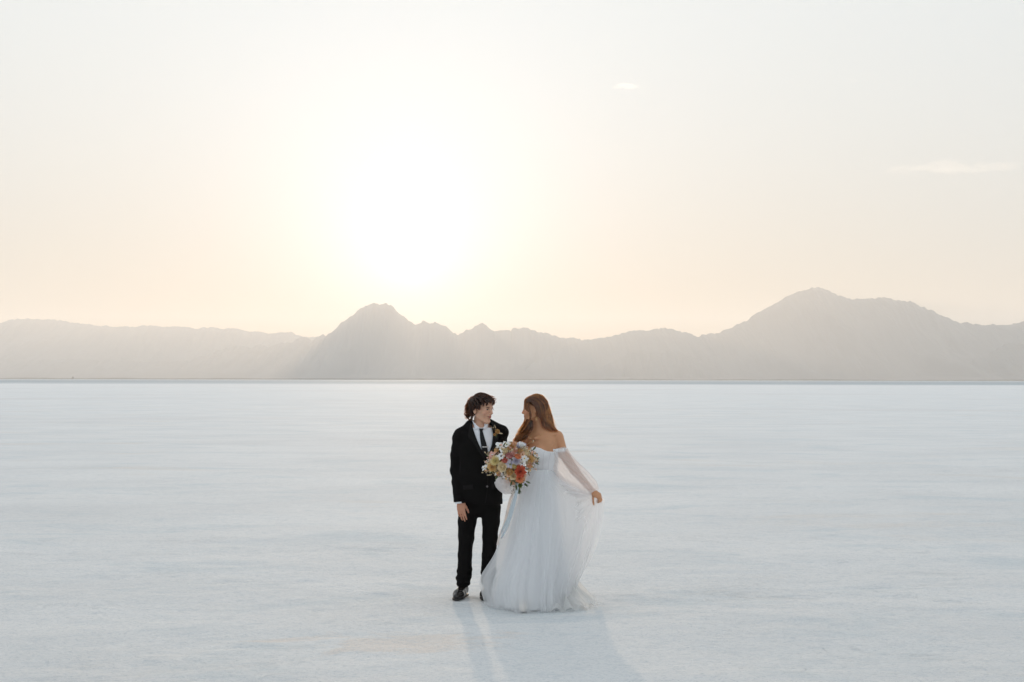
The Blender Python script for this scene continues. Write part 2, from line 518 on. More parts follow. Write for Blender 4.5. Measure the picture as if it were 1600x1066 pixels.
# ------------------------------------------------------------------ smooth solid modelling
class Field:
    """a signed distance grid that smooth primitives are blended into, then meshed as one continuous skin"""

    def __init__(self, lo, hi, h):
        self.lo, self.h = np.array(lo, float), h
        self.n = np.ceil((np.array(hi, float) - self.lo) / h).astype(int) + 1
        self.g = np.full(self.n, 0.5, dtype=np.float32)

    def _box(self, lo, hi):
        a = np.clip(np.floor((np.array(lo) - self.lo) / self.h).astype(int), 0, self.n - 1)
        b = np.clip(np.ceil((np.array(hi) - self.lo) / self.h).astype(int) + 1, 1, self.n)
        sl = tuple(slice(i, j) for i, j in zip(a, b))
        ax = [self.lo[i] + self.h * np.arange(a[i], b[i]) for i in range(3)]
        return sl, np.meshgrid(*ax, indexing='ij')

    def put(self, lo, hi, fn, k, sub=False):
        m = k + 3 * self.h
        sl, (x, y, z) = self._box(np.array(lo) - m, np.array(hi) + m)
        if 0 in x.shape:
            return
        d = fn(x, y, z).astype(np.float32)
        g = self.g[sl]
        if sub:
            d = -d
            if k > 0:
                q = np.maximum(k - np.abs(g - d), 0) / k
                self.g[sl] = np.maximum(g, d) + q * q * k * 0.25
            else:
                self.g[sl] = np.maximum(g, d)
        elif k > 0:
            q = np.maximum(k - np.abs(g - d), 0) / k
            self.g[sl] = np.minimum(g, d) - q * q * k * 0.25
        else:
            self.g[sl] = np.minimum(g, d)

    def cone(self, a, b, ra, rb, k=0.02, flat=None, sub=False):
        """rounded cone; flat = (direction, factor) squashes it along a direction"""
        a, b = np.array(a, float), np.array(b, float)
        ab = b - a
        L2 = max(ab @ ab, 1e-9)
        if flat is not None:
            n, f = np.array(flat[0], float), flat[1]
            n = n / np.linalg.norm(n)

        def fn(x, y, z):
            px, py, pz = x - a[0], y - a[1], z - a[2]
            t = np.clip((px * ab[0] + py * ab[1] + pz * ab[2]) / L2, 0, 1)
            qx, qy, qz = px - t * ab[0], py - t * ab[1], pz - t * ab[2]
            if flat is not None:
                s = (qx * n[0] + qy * n[1] + qz * n[2]) * (1 / f - 1)
                qx, qy, qz = qx + n[0] * s, qy + n[1] * s, qz + n[2] * s
            return (np.sqrt(qx * qx + qy * qy + qz * qz) - (ra + (rb - ra) * t)) * (1.0 if flat is None else min(1.0, (1 + f) / 2))
        r = max(ra, rb) * (1 if flat is None else max(1, flat[1]))
        self.put(np.minimum(a, b) - r, np.maximum(a, b) + r, fn, k, sub)

    def chain(self, pts, rad, k=0.02, flat=None):
        for i in range(len(pts) - 1):
            self.cone(pts[i], pts[i + 1], rad[i], rad[i + 1], k, flat)

    def ell(self, c, r, M=None, k=0.02, sub=False):
        """ellipsoid with radii r in the frame of the rotation M"""
        c, r = np.array(c, float), np.array(r, float)
        A = np.eye(3) if M is None else np.array(M)[:3, :3]

        def fn(x, y, z):
            px, py, pz = x - c[0], y - c[1], z - c[2]
            u = px * A[0, 0] + py * A[1, 0] + pz * A[2, 0]
            v = px * A[0, 1] + py * A[1, 1] + pz * A[2, 1]
            w = px * A[0, 2] + py * A[1, 2] + pz * A[2, 2]
            k0 = np.sqrt((u / r[0]) ** 2 + (v / r[1]) ** 2 + (w / r[2]) ** 2)
            k1 = np.sqrt((u / r[0] ** 2) ** 2 + (v / r[1] ** 2) ** 2 + (w / r[2] ** 2) ** 2)
            return k0 * (k0 - 1) / np.maximum(k1, 1e-6)
        m = float(r.max())
        self.put(c - m, c + m, fn, k, sub)

    def warp(self, fn):
        """add fn(x, y, z) to the field where the surface is near"""
        idx = np.nonzero(np.abs(self.g) < 0.06)
        p = [self.lo[i] + self.h * idx[i] for i in range(3)]
        self.g[idx] += fn(*p).astype(np.float32)

    def cut(self, fn):
        """remove everything where fn(x, y, z) > 0"""
        idx = np.nonzero(self.g < 0.06)
        p = [self.lo[i] + self.h * idx[i] for i in range(3)]
        self.g[idx] = np.maximum(self.g[idx], fn(*p).astype(np.float32))

    def mesh(self):
        g = self.g
        s = g < 0
        c = np.zeros(tuple(np.array(g.shape) - 1), dtype=np.int8)
        for dx in (0, 1):
            for dy in (0, 1):
                for dz in (0, 1):
                    c += s[dx:c.shape[0] + dx, dy:c.shape[1] + dy, dz:c.shape[2] + dz]
        cell = np.nonzero((c > 0) & (c < 8))
        nv = len(cell[0])
        vid = np.full(c.shape, -1, dtype=np.int32)
        vid[cell] = np.arange(nv)
        acc = np.zeros((nv, 3))
        cnt = np.zeros(nv)
        cor = [(a, b, d) for a in (0, 1) for b in (0, 1) for d in (0, 1)]
        val = {q: g[cell[0] + q[0], cell[1] + q[1], cell[2] + q[2]].astype(float) for q in cor}
        for q in cor:
            for ax in range(3):
                if q[ax] == 0:
                    q2 = tuple(1 if i == ax else q[i] for i in range(3))
                    v0, v1 = val[q], val[q2]
                    m = (v0 < 0) != (v1 < 0)
                    t = v0[m] / (v0[m] - v1[m])
                    p = np.tile(np.array(q, float), (m.sum(), 1))
                    p[:, ax] += t
                    acc[m] += p
                    cnt[m] += 1
        v = (acc / cnt[:, None] + np.stack(cell, 1)) * self.h + self.lo
        F = []
        for ax in range(3):
            a1, a2 = (ax + 1) % 3, (ax + 2) % 3
            A = [slice(1, -1)] * 3
            B = [slice(1, -1)] * 3
            A[ax], B[ax] = slice(0, -1), slice(1, None)
            e = np.nonzero(s[tuple(A)] != s[tuple(B)])
            base = [e[i] + (0 if i == ax else 1) for i in range(3)]
            inside = s[tuple(base)]

            def at(o1, o2):
                q = list(base)
                q[a1] = base[a1] + o1
                q[a2] = base[a2] + o2
                return vid[tuple(q)]
            quad = np.stack([at(-1, -1), at(0, -1), at(0, 0), at(-1, 0)], 1)
            quad[~inside] = quad[~inside][:, ::-1]
            F.append(quad)
        F = np.concatenate(F)
        F = F[(F >= 0).all(1)]
        return v, F


def smooth_verts(v, F, it=2, lam=0.5):
    v = v.copy()
    E = np.concatenate([F[:, [0, 1]], F[:, [1, 2]], F[:, [2, 3]], F[:, [3, 0]]])
    for _ in range(it):
        acc = np.zeros_like(v)
        cnt = np.zeros(len(v))
        for i in range(3):
            acc[:, i] = np.bincount(E[:, 0], v[E[:, 1], i], len(v)) + np.bincount(E[:, 1], v[E[:, 0], i], len(v))
        cnt = np.bincount(E[:, 0], minlength=len(v)) + np.bincount(E[:, 1], minlength=len(v))
        v += lam * (acc / np.maximum(cnt, 1)[:, None] - v)
    return v


def frame(fwd, up=(0, 0, 1)):
    """columns: right-hand side, forward, up"""
    f = Vector(fwd).normalized()
    u = Vector(up)
    r = f.cross(u).normalized()
    u = r.cross(f).normalized()
    return np.array([[r.x, f.x, u.x], [r.y, f.y, u.y], [r.z, f.z, u.z]])


def build_head(fd, c, A, sc, female=False):
    """head with a face: c the point between the ears, A the frame (side, forward, up)"""
    def P(x, y, z):
        return np.array(c) + A @ (np.array((x, y, z)) * sc)
    w = 0.93 if female else 1.0
    E = lambda p, r, k, sub=False: fd.ell(P(*p), np.array(r) * sc, A, k * sc, sub)
    C = lambda a, b, ra, rb, k, sub=False: fd.cone(P(*a), P(*b), ra * sc, rb * sc, k * sc, None, sub)
    E((0, -0.014, 0.040), (0.074 * w, 0.094, 0.079), 0.01)                 # cranium
    E((0, 0.030, -0.006), (0.060 * w, 0.062, 0.084), 0.03)                 # face
    for s in (-1, 1):
        C((s * 0.050 * w, 0.000, -0.046), (s * 0.014, 0.068, -0.095), 0.016, 0.016, 0.022)   # jaw
        E((s * 0.040 * w, 0.060, -0.018), (0.026, 0.024, 0.026), 0.025)    # cheek
    E((0, 0.074, -0.094), (0.021 if not female else 0.017, 0.019, 0.018), 0.02)  # chin
    E((0, 0.074, 0.048), (0.046, 0.022, 0.034), 0.03)                      # forehead
    for s in (-1, 1):
        E((s * 0.031, 0.104, 0.008), (0.020, 0.021, 0.012), 0.014, True)   # socket
        C((s * 0.012, 0.090, 0.023), (s * 0.046, 0.076, 0.022), 0.0075, 0.006, 0.014)   # brow
        E((s * 0.030, 0.0765, 0.007), (0.0135, 0.0125, 0.0125), 0.004)     # eyeball
        C((s * 0.017, 0.088, 0.0135), (s * 0.043, 0.080, 0.0125), 0.0035, 0.003, 0.005)   # lid
    C((0, 0.090, 0.020), (0, 0.112, -0.022), 0.0075, 0.0105, 0.012)        # nose
    for s in (-1, 1):
        E((s * 0.0115, 0.100, -0.026), (0.0085, 0.011, 0.008), 0.008)
    E((0, 0.082, -0.052), (0.030, 0.016, 0.022), 0.016)                    # muzzle
    C((-0.020, 0.089, -0.0495), (0.020, 0.089, -0.0495), 0.0045, 0.0045, 0.006)
    E((0, 0.098, -0.0485), (0.012, 0.006, 0.006), 0.006)
    E((0, 0.0965, -0.0605), (0.015, 0.007, 0.0065), 0.006)
    for s in (-1, 1):                                                       # smiling mouth line
        C((0, 0.0975, -0.0555), (s * 0.014, 0.0945, -0.0545), 0.0018, 0.0018, 0.003, True)
        C((s * 0.014, 0.0945, -0.0545), (s * 0.028, 0.0860, -0.0490), 0.0018, 0.0020, 0.003, True)
    for s in (-1, 1):
        ear = A @ np.array(Matrix.Rotation(s * -0.35, 3, 'Z') @ Matrix.Rotation(0.2, 3, 'X'))
        fd.ell(P(s * 0.078 * w, -0.010, -0.004), np.array((0.010, 0.019, 0.031)) * sc, ear, 0.008 * sc)
        fd.ell(P(s * 0.089 * w, -0.005, 0.000), np.array((0.006, 0.010, 0.018)) * sc, ear, 0.004 * sc, True)
    return P


def head_colors(v, col, c, A, sc, skin, lip, browc, hairc, hairline, iris=(0.05, 0.03, 0.02), blush=None):
    q = ((v - np.array(c)) @ A) / sc
    x, y, z = q[:, 0], q[:, 1], q[:, 2]
    near = (np.abs(x) < 0.10) & (np.abs(y) < 0.13) & (z > -0.125) & (z < 0.135)

    def put(d, r, colr, soft):
        m = (np.clip(1 - (d - r) / soft, 0, 1) * near)[:, None]
        col[:] = col * (1 - m) + np.array(colr)[None] * m

    def ell(cx, cy, cz, rx, ry, rz):
        return np.sqrt(((x - cx) / rx) ** 2 + ((y - cy) / ry) ** 2 + ((z - cz) / rz) ** 2)
    if blush is not None:
        for s in (-1, 1):
            put(ell(s * 0.045, 0.075, -0.022, 0.03, 0.04, 0.024), 0.2, blush, 1.0)
        put(ell(0, 0.115, -0.022, 0.014, 0.02, 0.014), 0.2, blush, 1.0)
    put(ell(0, 0.098, -0.0545, 0.0235, 0.016, 0.0105), 0.8, lip, 0.35)
    put(ell(0, 0.098, -0.0552, 0.020, 0.016, 0.0020), 0.7, np.array(lip) * 0.25, 0.4)
    for s in (-1, 1):
        put(ell(s * 0.0215, 0.090, -0.0520, 0.009, 0.016, 0.0022), 0.7, np.array(lip) * 0.28, 0.4)
    for s in (-1, 1):
        put(ell(s * 0.030, 0.088, 0.007, 0.0130, 0.012, 0.0052), 0.85, (0.46, 0.41, 0.36), 0.3)
        put(ell(s * 0.031, 0.089, 0.007, 0.0066, 0.012, 0.0058), 0.85, iris, 0.3)
        put(ell(s * 0.030, 0.089, 0.0135, 0.0155, 0.014, 0.0028), 0.8, (0.03, 0.02, 0.016), 0.5)
        put(ell(s * 0.031, 0.089, 0.0265, 0.019, 0.016, 0.0042), 0.75, browc, 0.5)
        put(ell(s * 0.006, 0.112, -0.034, 0.004, 0.008, 0.003), 0.8, np.array(skin) * 0.25, 0.5)
    # scalp under the hair
    m = (np.clip((z - hairline(y, x)) / 0.012, 0, 1) * near)[:, None]
    col[:] = col * (1 - m) + np.array(hairc)[None] * m
    return col


def build_hand(fd, wrist, d, back, thumb_side, sc=1.0, curl=(0.3, 0.35, 0.4, 0.5), spread=0.05, thumb=(0.55, 0.2), k=0.008):
    """palm, four unequal jointed fingers and a thumb. d: wrist to knuckles, back: out of the back of the hand, thumb_side: across towards the thumb"""
    d = Vector(d).normalized()
    n = Vector(back)
    n = (n - n.dot(d) * d).normalized()
    t = Vector(thumb_side)
    t = (t - t.dot(d) * d - t.dot(n) * n).normalized()
    w = Vector(wrist)
    P = lambda a, b, c: w + sc * (a * t + b * d + c * n)
    A = np.array([[t.x, d.x, n.x], [t.y, d.y, n.y], [t.z, d.z, n.z]])
    fd.cone(P(0, -0.03, 0), P(0, 0.025, 0), 0.026 * sc, 0.026 * sc, 0.015, (tuple(n), 0.72))
    fd.ell(P(0.002, 0.052, 0), np.array((0.041, 0.050, 0.0155)) * sc, A, 0.02)
    fd.ell(P(0.028, 0.030, -0.008), np.array((0.017, 0.030, 0.014)) * sc, A, 0.012)
    base = ((0.030, 0.088), (0.010, 0.094), (-0.011, 0.091), (-0.030, 0.081))
    leng = ((0.042, 0.026, 0.021), (0.046, 0.030, 0.022), (0.043, 0.028, 0.021), (0.033, 0.021, 0.019))
    for f in range(4):
        p = P(base[f][0], base[f][1] - 0.012, 0.001)
        ang, sp = curl[f] * 0.6, (1.5 - f) * spread
        for sgm in range(3):
            dirv = (math.cos(ang) * d - math.sin(ang) * n)
            dirv = (math.cos(sp) * dirv + math.sin(sp) * t).normalized()
            q = p + dirv * leng[f][sgm] * sc * (1.25 if sgm == 0 else 1.0)
            r0, r1 = 0.0088 - 0.0008 * sgm, 0.0082 - 0.0010 * sgm
            if f == 3:
                r0, r1 = r0 * 0.88, r1 * 0.88
            fd.cone(p, q, r0 * sc, r1 * sc, 0.006 if sgm else 0.010)
            p = q
            ang += curl[f]
    p = P(0.026, 0.018, -0.006)
    a, b = thumb
    for sgm, L in enumerate((0.046, 0.033, 0.026)):
        dirv = (math.cos(a) * d + math.sin(a) * t - math.sin(b) * n).normalized()
        q = p + dirv * L * sc
        fd.cone(p, q, (0.0125 - 0.0018 * sgm) * sc, (0.0108 - 0.0015 * sgm) * sc, 0.008)
        p = q
        a -= 0.18
        b += 0.12


def off_skull(P, c, A, sc, grow=1.06):
    """push points that lie inside the skull out to just above the scalp"""
    P = np.asarray(P, float)
    E = np.array((0.0765, 0.0965, 0.0815)) * grow
    q = ((P - np.array(c)) @ np.array(A)) / sc
    cen = np.array((0, -0.014, 0.040))
    d = q - cen
    m = np.linalg.norm(d / E, axis=-1)
    ok = (m < 1) & (q[..., 2] > -0.03) & (q[..., 1] < 0.06)
    k = np.where(ok, 1 / np.maximum(m, 0.2), 1.0)[..., None]
    return np.array(c) + ((cen + d * k) * sc) @ np.array(A).T


def strand_mesh(paths, radii, sides=3, taper=0.35):
    """tapered tubes along many paths of one point count; paths (n, k, 3)"""
    P = np.asarray(paths, float)
    n, k, _ = P.shape
    T = np.gradient(P, axis=1)
    T /= np.linalg.norm(T, axis=2, keepdims=True) + 1e-9
    ref = np.array([0.31, 0.83, 0.46])
    U = np.cross(T, ref)
    U /= np.linalg.norm(U, axis=2, keepdims=True) + 1e-9
    Vv = np.cross(T, U)
    t = np.linspace(0, 1, k)
    prof = np.minimum(1.0, 0.55 + 3 * t) * np.where(t > taper, 1 - ((t - taper) / (1 - taper)) ** 2 * 0.88, 1.0)
    r = np.asarray(radii)[:, None] * prof[None]
    a = np.arange(sides) * 2 * math.pi / sides
    ring = P[:, :, None] + r[:, :, None, None] * (np.cos(a)[None, None, :, None] * U[:, :, None] + np.sin(a)[None, None, :, None] * Vv[:, :, None])
    v = ring.reshape(-1, 3)
    i = np.arange(n)[:, None, None]
    j = np.arange(k - 1)[None, :, None]
    s = np.arange(sides)[None, None, :]
    b = (i * k + j) * sides
    F = np.stack(np.broadcast_arrays(b + s, b + (s + 1) % sides, b + sides + (s + 1) % sides, b + sides + s), -1).reshape(-1, 4)
    return v, F


def hair_material(name, rough, ior=1.5):
    m, t, out = new_mat(name)
    h = t.nodes.new('ShaderNodeBsdfHairPrincipled')
    at = N(t, 'ShaderNodeVertexColor')
    at.layer_name = 'Col'
    t.links.new(at.outputs['Color'], h.inputs['Color'])
    h.inputs['Roughness'].default_value = rough
    h.inputs['IOR'].default_value = ior
    h.inputs['Radial Roughness'].default_value = 0.4
    t.links.new(h.outputs[0], out.inputs['Surface'])
    return m


def skin_material(name, ss=0.12):
    m, t, out = new_mat(name)
    b = t.nodes.new('ShaderNodeBsdfPrincipled')
    at = N(t, 'ShaderNodeVertexColor')
    at.layer_name = 'Col'
    t.links.new(at.outputs['Color'], b.inputs['Base Color'])
    b.inputs['Roughness'].default_value = 0.52
    b.inputs['Specular IOR Level'].default_value = 0.35
    b.inputs['Subsurface Weight'].default_value = ss
    b.inputs['Subsurface Scale'].default_value = 0.02
    tc = t.nodes.new('ShaderNodeTexCoord')
    n = N(t, 'ShaderNodeTexNoise')
    n.inputs['Scale'].default_value = 160
    t.links.new(tc.outputs['Object'], n.inputs['Vector'])
    bp = N(t, 'ShaderNodeBump')
    bp.inputs['Strength'].default_value = 0.12
    bp.inputs['Distance'].default_value = 0.002
    t.links.new(n.outputs['Fac'], bp.inputs['Height'])
    t.links.new(bp.outputs[0], b.inputs['Normal'])
    t.links.new(b.outputs[0], out.inputs['Surface'])
    return m


def resample(pts, k):
    """smooth curve of k points through the given points"""
    p = np.asarray(pts, float)
    n = len(p)
    t = np.linspace(0, n - 1, k)
    i = np.clip(np.floor(t).astype(int), 0, n - 2)
    f = (t - i)[:, None]
    p0, p1, p2, p3 = p[np.clip(i - 1, 0, n - 1)], p[i], p[i + 1], p[np.clip(i + 2, 0, n - 1)]
    return 0.5 * ((2 * p1) + (p2 - p0) * f + (2 * p0 - 5 * p1 + 4 * p2 - p3) * f * f + (3 * p1 - p0 - 3 * p2 + p3) * f ** 3)


from mathutils.bvhtree import BVHTree


def bvh_of(*meshes):
    V, F, o = [], [], 0
    for v, f in meshes:
        V.append(v)
        F.append(f + o)
        o += len(v)
    V = np.concatenate(V)
    return BVHTree.FromPolygons([tuple(p) for p in V], [tuple(int(i) for i in f) for f in np.concatenate(F)])


def drape(tree, left, right, plane, lift, thick, nu=9, nv=14, edge=0.0, fallback=None):
    """a strip of cloth between two pixel curves, laid on the surface in front of the plane and given a thickness"""
    Lc, Rc = resample(left, nv), resample(right, nv)
    front = np.zeros((nv, nu, 3))
    for j in range(nv):
        for i in range(nu):
            f = i / (nu - 1)
            px, py = Lc[j] * (1 - f) + Rc[j] * f
            p = W(px, py, plane)
            o = Vector((0, 0, CAM_H))
            dr = (p - o).normalized()
            hit = tree.ray_cast(o + dr * (plane - 2.0), dr)
            q = hit[0] if hit[0] is not None else p
            if fallback is not None and (hit[0] is None or hit[0].y > fallback(px, py).y):
                q = fallback(px, py)
            bulge = lift + edge * math.sin(math.pi * f)
            front[j, i] = q - dr * bulge
    # take the bumps of single rays out
    for _ in range(2):
        mid = front.copy()
        mid[1:-1] = (front[:-2] + 2 * front[1:-1] + front[2:]) / 4
        front = mid
    c = np.array((0, 0, CAM_H))
    dirs = front - c
    dirs /= np.linalg.norm(dirs, axis=2, keepdims=True)
    backv = front + dirs * thick
    V = np.concatenate([front.reshape(-1, 3), backv.reshape(-1, 3)])
    n = nu * nv
    F = [tuple(q) for q in grid_faces(nu, nv)]
    F += [tuple(q[::-1] + n) for q in grid_faces(nu, nv)]
    rim = [j * nu for j in range(nv)]
    F += [(rim[j + 1], rim[j], rim[j] + n, rim[j + 1] + n)[::-1] for j in range(nv - 1)]
    rim = [j * nu + nu - 1 for j in range(nv)]
    F += [(rim[j], rim[j + 1], rim[j + 1] + n, rim[j] + n)[::-1] for j in range(nv - 1)]
    for j in (0, nv - 1):
        F += [(j * nu + i, j * nu + i + 1, j * nu + i + 1 + n, j * nu + i + n) for i in range(nu - 1)]
    return V, F
# ------------------------------------------------------------------ the man in the black suit
YG = 12.40


def G(px, py, dy=0.0):
    return np.array(W(px, py, YG + dy))


def px_of(v):
    """pixel column and row of world points"""
    q = (np.asarray(v) - np.array((0, 0, CAM_H))) @ np.array(C3)
    return 800 + F * q[..., 0] / -q[..., 2], 533 - F * q[..., 1] / -q[..., 2]


yaw = R(55)
g_fwd = (math.sin(yaw), -math.cos(yaw), -0.06)
g_A = frame(g_fwd, (0.03, -0.02, 1))
g_c = G(751.8, 640.3, -0.02)
G_SC = 1.03
g_skin, g_lip = np.array((0.62, 0.365, 0.25)), (0.44, 0.15, 0.12)
g_hairc = (0.024, 0.0100, 0.0050)
t_front = np.array((math.sin(R(12)), -math.cos(R(12)), 0))     # where the chest faces

lo, hi = G(690, 960, -0.5), G(830, 600, 0.45)
fd = Field((lo[0], YG - 0.34, -0.01), (hi[0], YG + 0.40, 1.80), 0.0034)
FL = (t_front, 0.62)
# torso, hips, legs and arms: one skin
fd.chain([G(750, 684), G(750, 712), G(750, 745), G(751, 765), G(750, 776)], [0.135, 0.15, 0.135, 0.135, 0.13], 0.05, FL)
fd.chain([G(718, 683, -0.02), G(750, 674, 0.01), G(783, 679, 0.03)], [0.05, 0.06, 0.05], 0.04)
fd.chain([G(750, 676, 0.01), G(750.0, 655, -0.005)], [0.057, 0.052], 0.022)
fd.chain([G(734, 785), G(728.5, 850), G(725.5, 895, 0.02), G(724.3, 922, 0.025)], [0.07, 0.046, 0.030, 0.027], 0.02)
fd.chain([G(766, 785), G(765, 850), G(764, 895, 0.02), G(763.3, 922, 0.025)], [0.07, 0.046, 0.030, 0.027], 0.02)
arm_r = [G(718, 685, -0.02), G(714, 735, 0.03), G(718, 781, -0.105)]
arm_l = [G(782, 681, 0.03), G(786, 735, 0.13), G(812, 752, 0.20)]
fd.chain(arm_r, [0.05, 0.042, 0.027], 0.03)
fd.chain(arm_l, [0.05, 0.042, 0.027], 0.03)
build_hand(fd, G(719.0, 784, -0.110), (0.13, -0.10, -1), (-0.30, -1, 0.05), (1, -0.3, 0.15), 0.92,
           curl=(0.16, 0.24, 0.30, 0.36), spread=0.045, thumb=(0.42, 0.35))
build_hand(fd, arm_l[2] + np.array((0.01, 0, 0.002)), (1, 0.05, 0.05), (0, 1, 0.1), (0, 0, 1), 0.98, curl=(0.3, 0.3, 0.3, 0.3))
build_head(fd, g_c, g_A, G_SC)
bv, bf = fd.mesh()
bv = smooth_verts(bv, bf, 1, 0.4)
g_hairline = lambda y, x: np.interp(y, [-0.12, -0.06, -0.012, 0.004, 0.03, 0.06, 0.09], [-0.06, -0.05, -0.01, 0.005, 0.020, 0.052, 0.058])
bc = np.tile(g_skin, (len(bv), 1))
bc *= 1 + 0.05 * fbm(bv[:, 0] * 30, bv[:, 1] * 30, bv[:, 2] * 30, oct=3, seed=2)[:, None]
hx, hy = px_of(bv)
bc = head_colors(bv, bc, g_c, g_A, G_SC, g_skin, g_lip, (0.03, 0.018, 0.012), g_hairc, g_hairline, blush=(0.61, 0.325, 0.225))
bc[bv[:, 2] < 0.95] *= np.array((0.84, 0.70, 0.66))
skin_g = skin_material('skin_fair')
man = empty('person', (float(G(748, 931)[0]), YG, 0.0))
prop(man, label='person in a black suit and tie with dark wavy hair looking sideways', cat='person')
mesh_obj('body', bv, bf, skin_g, man, attrs={'Col': bc})

# ---- suit
suit = principled('suit_wool', (0.0045, 0.0040, 0.0040), 0.9, bump=(260, 0.25, 0.002), spec=0.12)
lapel_m = principled('lapel_wool', (0.006, 0.0054, 0.0052), 0.75, bump=(260, 0.2, 0.002), spec=0.16)
shirt_m = principled('shirt_cotton', (0.78, 0.80, 0.84), 0.75, bump=(60, 0.25, 0.004))
tie_m = principled('tie_silk', (0.006, 0.006, 0.007), 0.55, bump=(300, 0.2, 0.001), spec=0.25)
steel = principled('polished_metal', (0.72, 0.71, 0.70), 0.25, metal=1.0)
button_m = principled('button_horn', (0.03, 0.028, 0.027), 0.3)
leather = principled('shoe_leather', (0.012, 0.009, 0.008), 0.20, bump=(30, 0.12, 0.004), spec=0.6)
sole_m = principled('shoe_sole', (0.02, 0.018, 0.018), 0.6)


def torso_prims(f, e):
    """e: how far the cloth stands off"""
    f.chain([G(750, 682, 0.0), G(749.5, 700, -0.005), G(749.5, 742, 0.0), G(750, 765, 0.0), G(751, 795, 0.0)],
            [0.155 + e, 0.168 + e, 0.155 + e, 0.170 + e, 0.182 + e], 0.05, FL)
    f.chain([G(719, 680.5, -0.02), G(742, 670, 0.0)], [0.052 + e, 0.062 + e], 0.035)
    f.chain([G(784, 675.5, 0.03), G(760, 669, 0.01)], [0.050 + e, 0.062 + e], 0.035)


jd = Field((lo[0], YG - 0.34, 0.60), (hi[0], YG + 0.40, 1.60), 0.0045)
torso_prims(jd, 0.012)
jd.chain([G(718.3, 685, -0.02), G(714.3, 712, 0.0), G(714.0, 735, 0.03), G(717.5, 784, -0.105)], [0.060, 0.058, 0.055, 0.047], 0.022)
jd.chain([G(782.3, 680, 0.03), G(784.0, 708, 0.09), G(786, 735, 0.13), G(810, 752, 0.20)], [0.058, 0.056, 0.057, 0.048], 0.022)


def folds(x, y, z):
    n = 0.0045 * fbm(x * 5, y * 5, z * 9, oct=3, seed=5)
    n = n + 0.0035 * np.sin(z * 62 + 26 * (x - lo[0]) + 3 * vnoise(x * 6, y * 6, z * 3, 8)) * np.clip(vnoise(x * 5, y * 5, z * 5, 21) + 0.2, 0, 1)
    return n


jd.warp(folds)
zh = float(G(750, 786.5)[2])
arm_x = float(G(722.5, 700)[0])
arm_rx = float(G(795, 700)[0])


def jacket_cut(x, y, z):
    q = np.stack([x, y, z], -1)
    a, b = px_of(q)
    front = (np.minimum(y - YG, 0) - 0.02 * 0) < 0.0
    # hem and right cuff
    cutv = np.where((x > arm_x), zh + 0.012 * np.clip((G(760, 700)[0] - x) / 0.2, -1, 1) - z, -1)
    sl = G(716, 784.5, -0.105)
    ax = np.array((0.10, -0.10, -1.0))
    ax = ax / np.linalg.norm(ax)
    cuff = ((x - sl[0]) * ax[0] + (y - sl[1]) * ax[1] + (z - sl[2]) * ax[2])
    cutv = np.where(x <= arm_x, np.maximum(cutv, cuff), cutv)
    # cuff of the arm behind her
    c2 = x - (arm_l[2][0] - 0.012)
    cutv = np.where(y > YG + 0.10, np.maximum(cutv, c2), cutv)
    # the opening that shows shirt and tie, and the neck
    left = np.interp(b, [650, 660, 668, 680, 695, 712, 716], [737, 737, 738.5, 742.5, 748.5, 756.5, 760])
    right = np.interp(b, [650, 660, 668, 680, 695, 712, 716], [765, 766, 768.5, 770.5, 768.5, 763, 760])
    vee = np.minimum(np.minimum(a - left, right - a), np.minimum(715.5 - b, 1e3)) * 0.0055
    vee = np.where(y < YG + 0.01, vee, -1)
    return np.maximum(cutv, vee)


jd.cut(jacket_cut)
nk = G(750, 668, 0.0)
jd.cone(G(750, 676, -0.01), G(750, 652, -0.01), 0.072, 0.074, 0.006, None, True)
jv, jf = jd.mesh()
jv = smooth_verts(jv, jf, 1, 0.4)
jacket = mesh_obj('jacket', jv, jf, suit, man)

sd = Field((G(725, 700)[0], YG - 0.30, 1.15), (G(780, 700)[0], YG + 0.2, 1.60), 0.005)
torso_prims(sd, -0.004)
sd.warp(lambda x, y, z: 0.003 * fbm(x * 9, y * 9, z * 14, oct=3, seed=15))
sd.cut(lambda x, y, z: z - G(750, 668)[2])
sd.cut(lambda x, y, z: np.maximum(y - (YG + 0.0), 0) - 0.001)
sv, sf = sd.mesh()
shirt = mesh_obj('shirt', sv, sf, shirt_m, man)
body_tree = bvh_of((jv, jf), (sv, sf))
shirt_tree = bvh_of((sv, sf))
# standing collar, its two points and the front placket
cb = []
na, nr = 40, 5
for j in range(nr):
    f = j / (nr - 1)
    for i in range(na):
        a = -math.pi / 2 + 0.62 + (2 * math.pi - 1.24) * i / (na - 1)
        tilt = 0.020 * math.sin(a)
        c = G(750.5, 667.5 - 8.0 * f, -0.012)
        r = 0.069 - 0.003 * f
        cb.append((c[0] + r * math.cos(a) * 0.98, c[1] + r * 1.02 * math.sin(a), c[2] + tilt * (0.4 + 0.6 * f) + (0.004 if j == nr - 1 else 0)))
col_o = mesh_obj('collar', cb, grid_faces(na, nr), shirt_m, shirt)
so = col_o.modifiers.new('thickness', 'SOLIDIFY')
so.thickness = 0.003
def collar_front(px, py):
    r, c = 0.078, G(750.5, py, -0.012)
    x = W(px, py, YG - 0.07).x
    return W(px, py, c[1] - math.sqrt(max(r * r - (x - c[0]) ** 2, 0.0003)))


for lft, rgt in (([(737.2, 656.5), (739.5, 662), (742.5, 671.5)], [(744.5, 664), (747, 666.5), (749.6, 667.6)]),
                 ([(755.0, 667.6), (757, 666.2), (759.5, 663.5)], [(757.8, 671.5), (761.5, 668), (764.5, 660.5)])):
    V_, F_ = drape(body_tree, lft, rgt, YG, 0.010, 0.004, 9, 12, 0.002, collar_front)
    mesh_obj('collar_point', V_, F_, shirt_m, shirt)
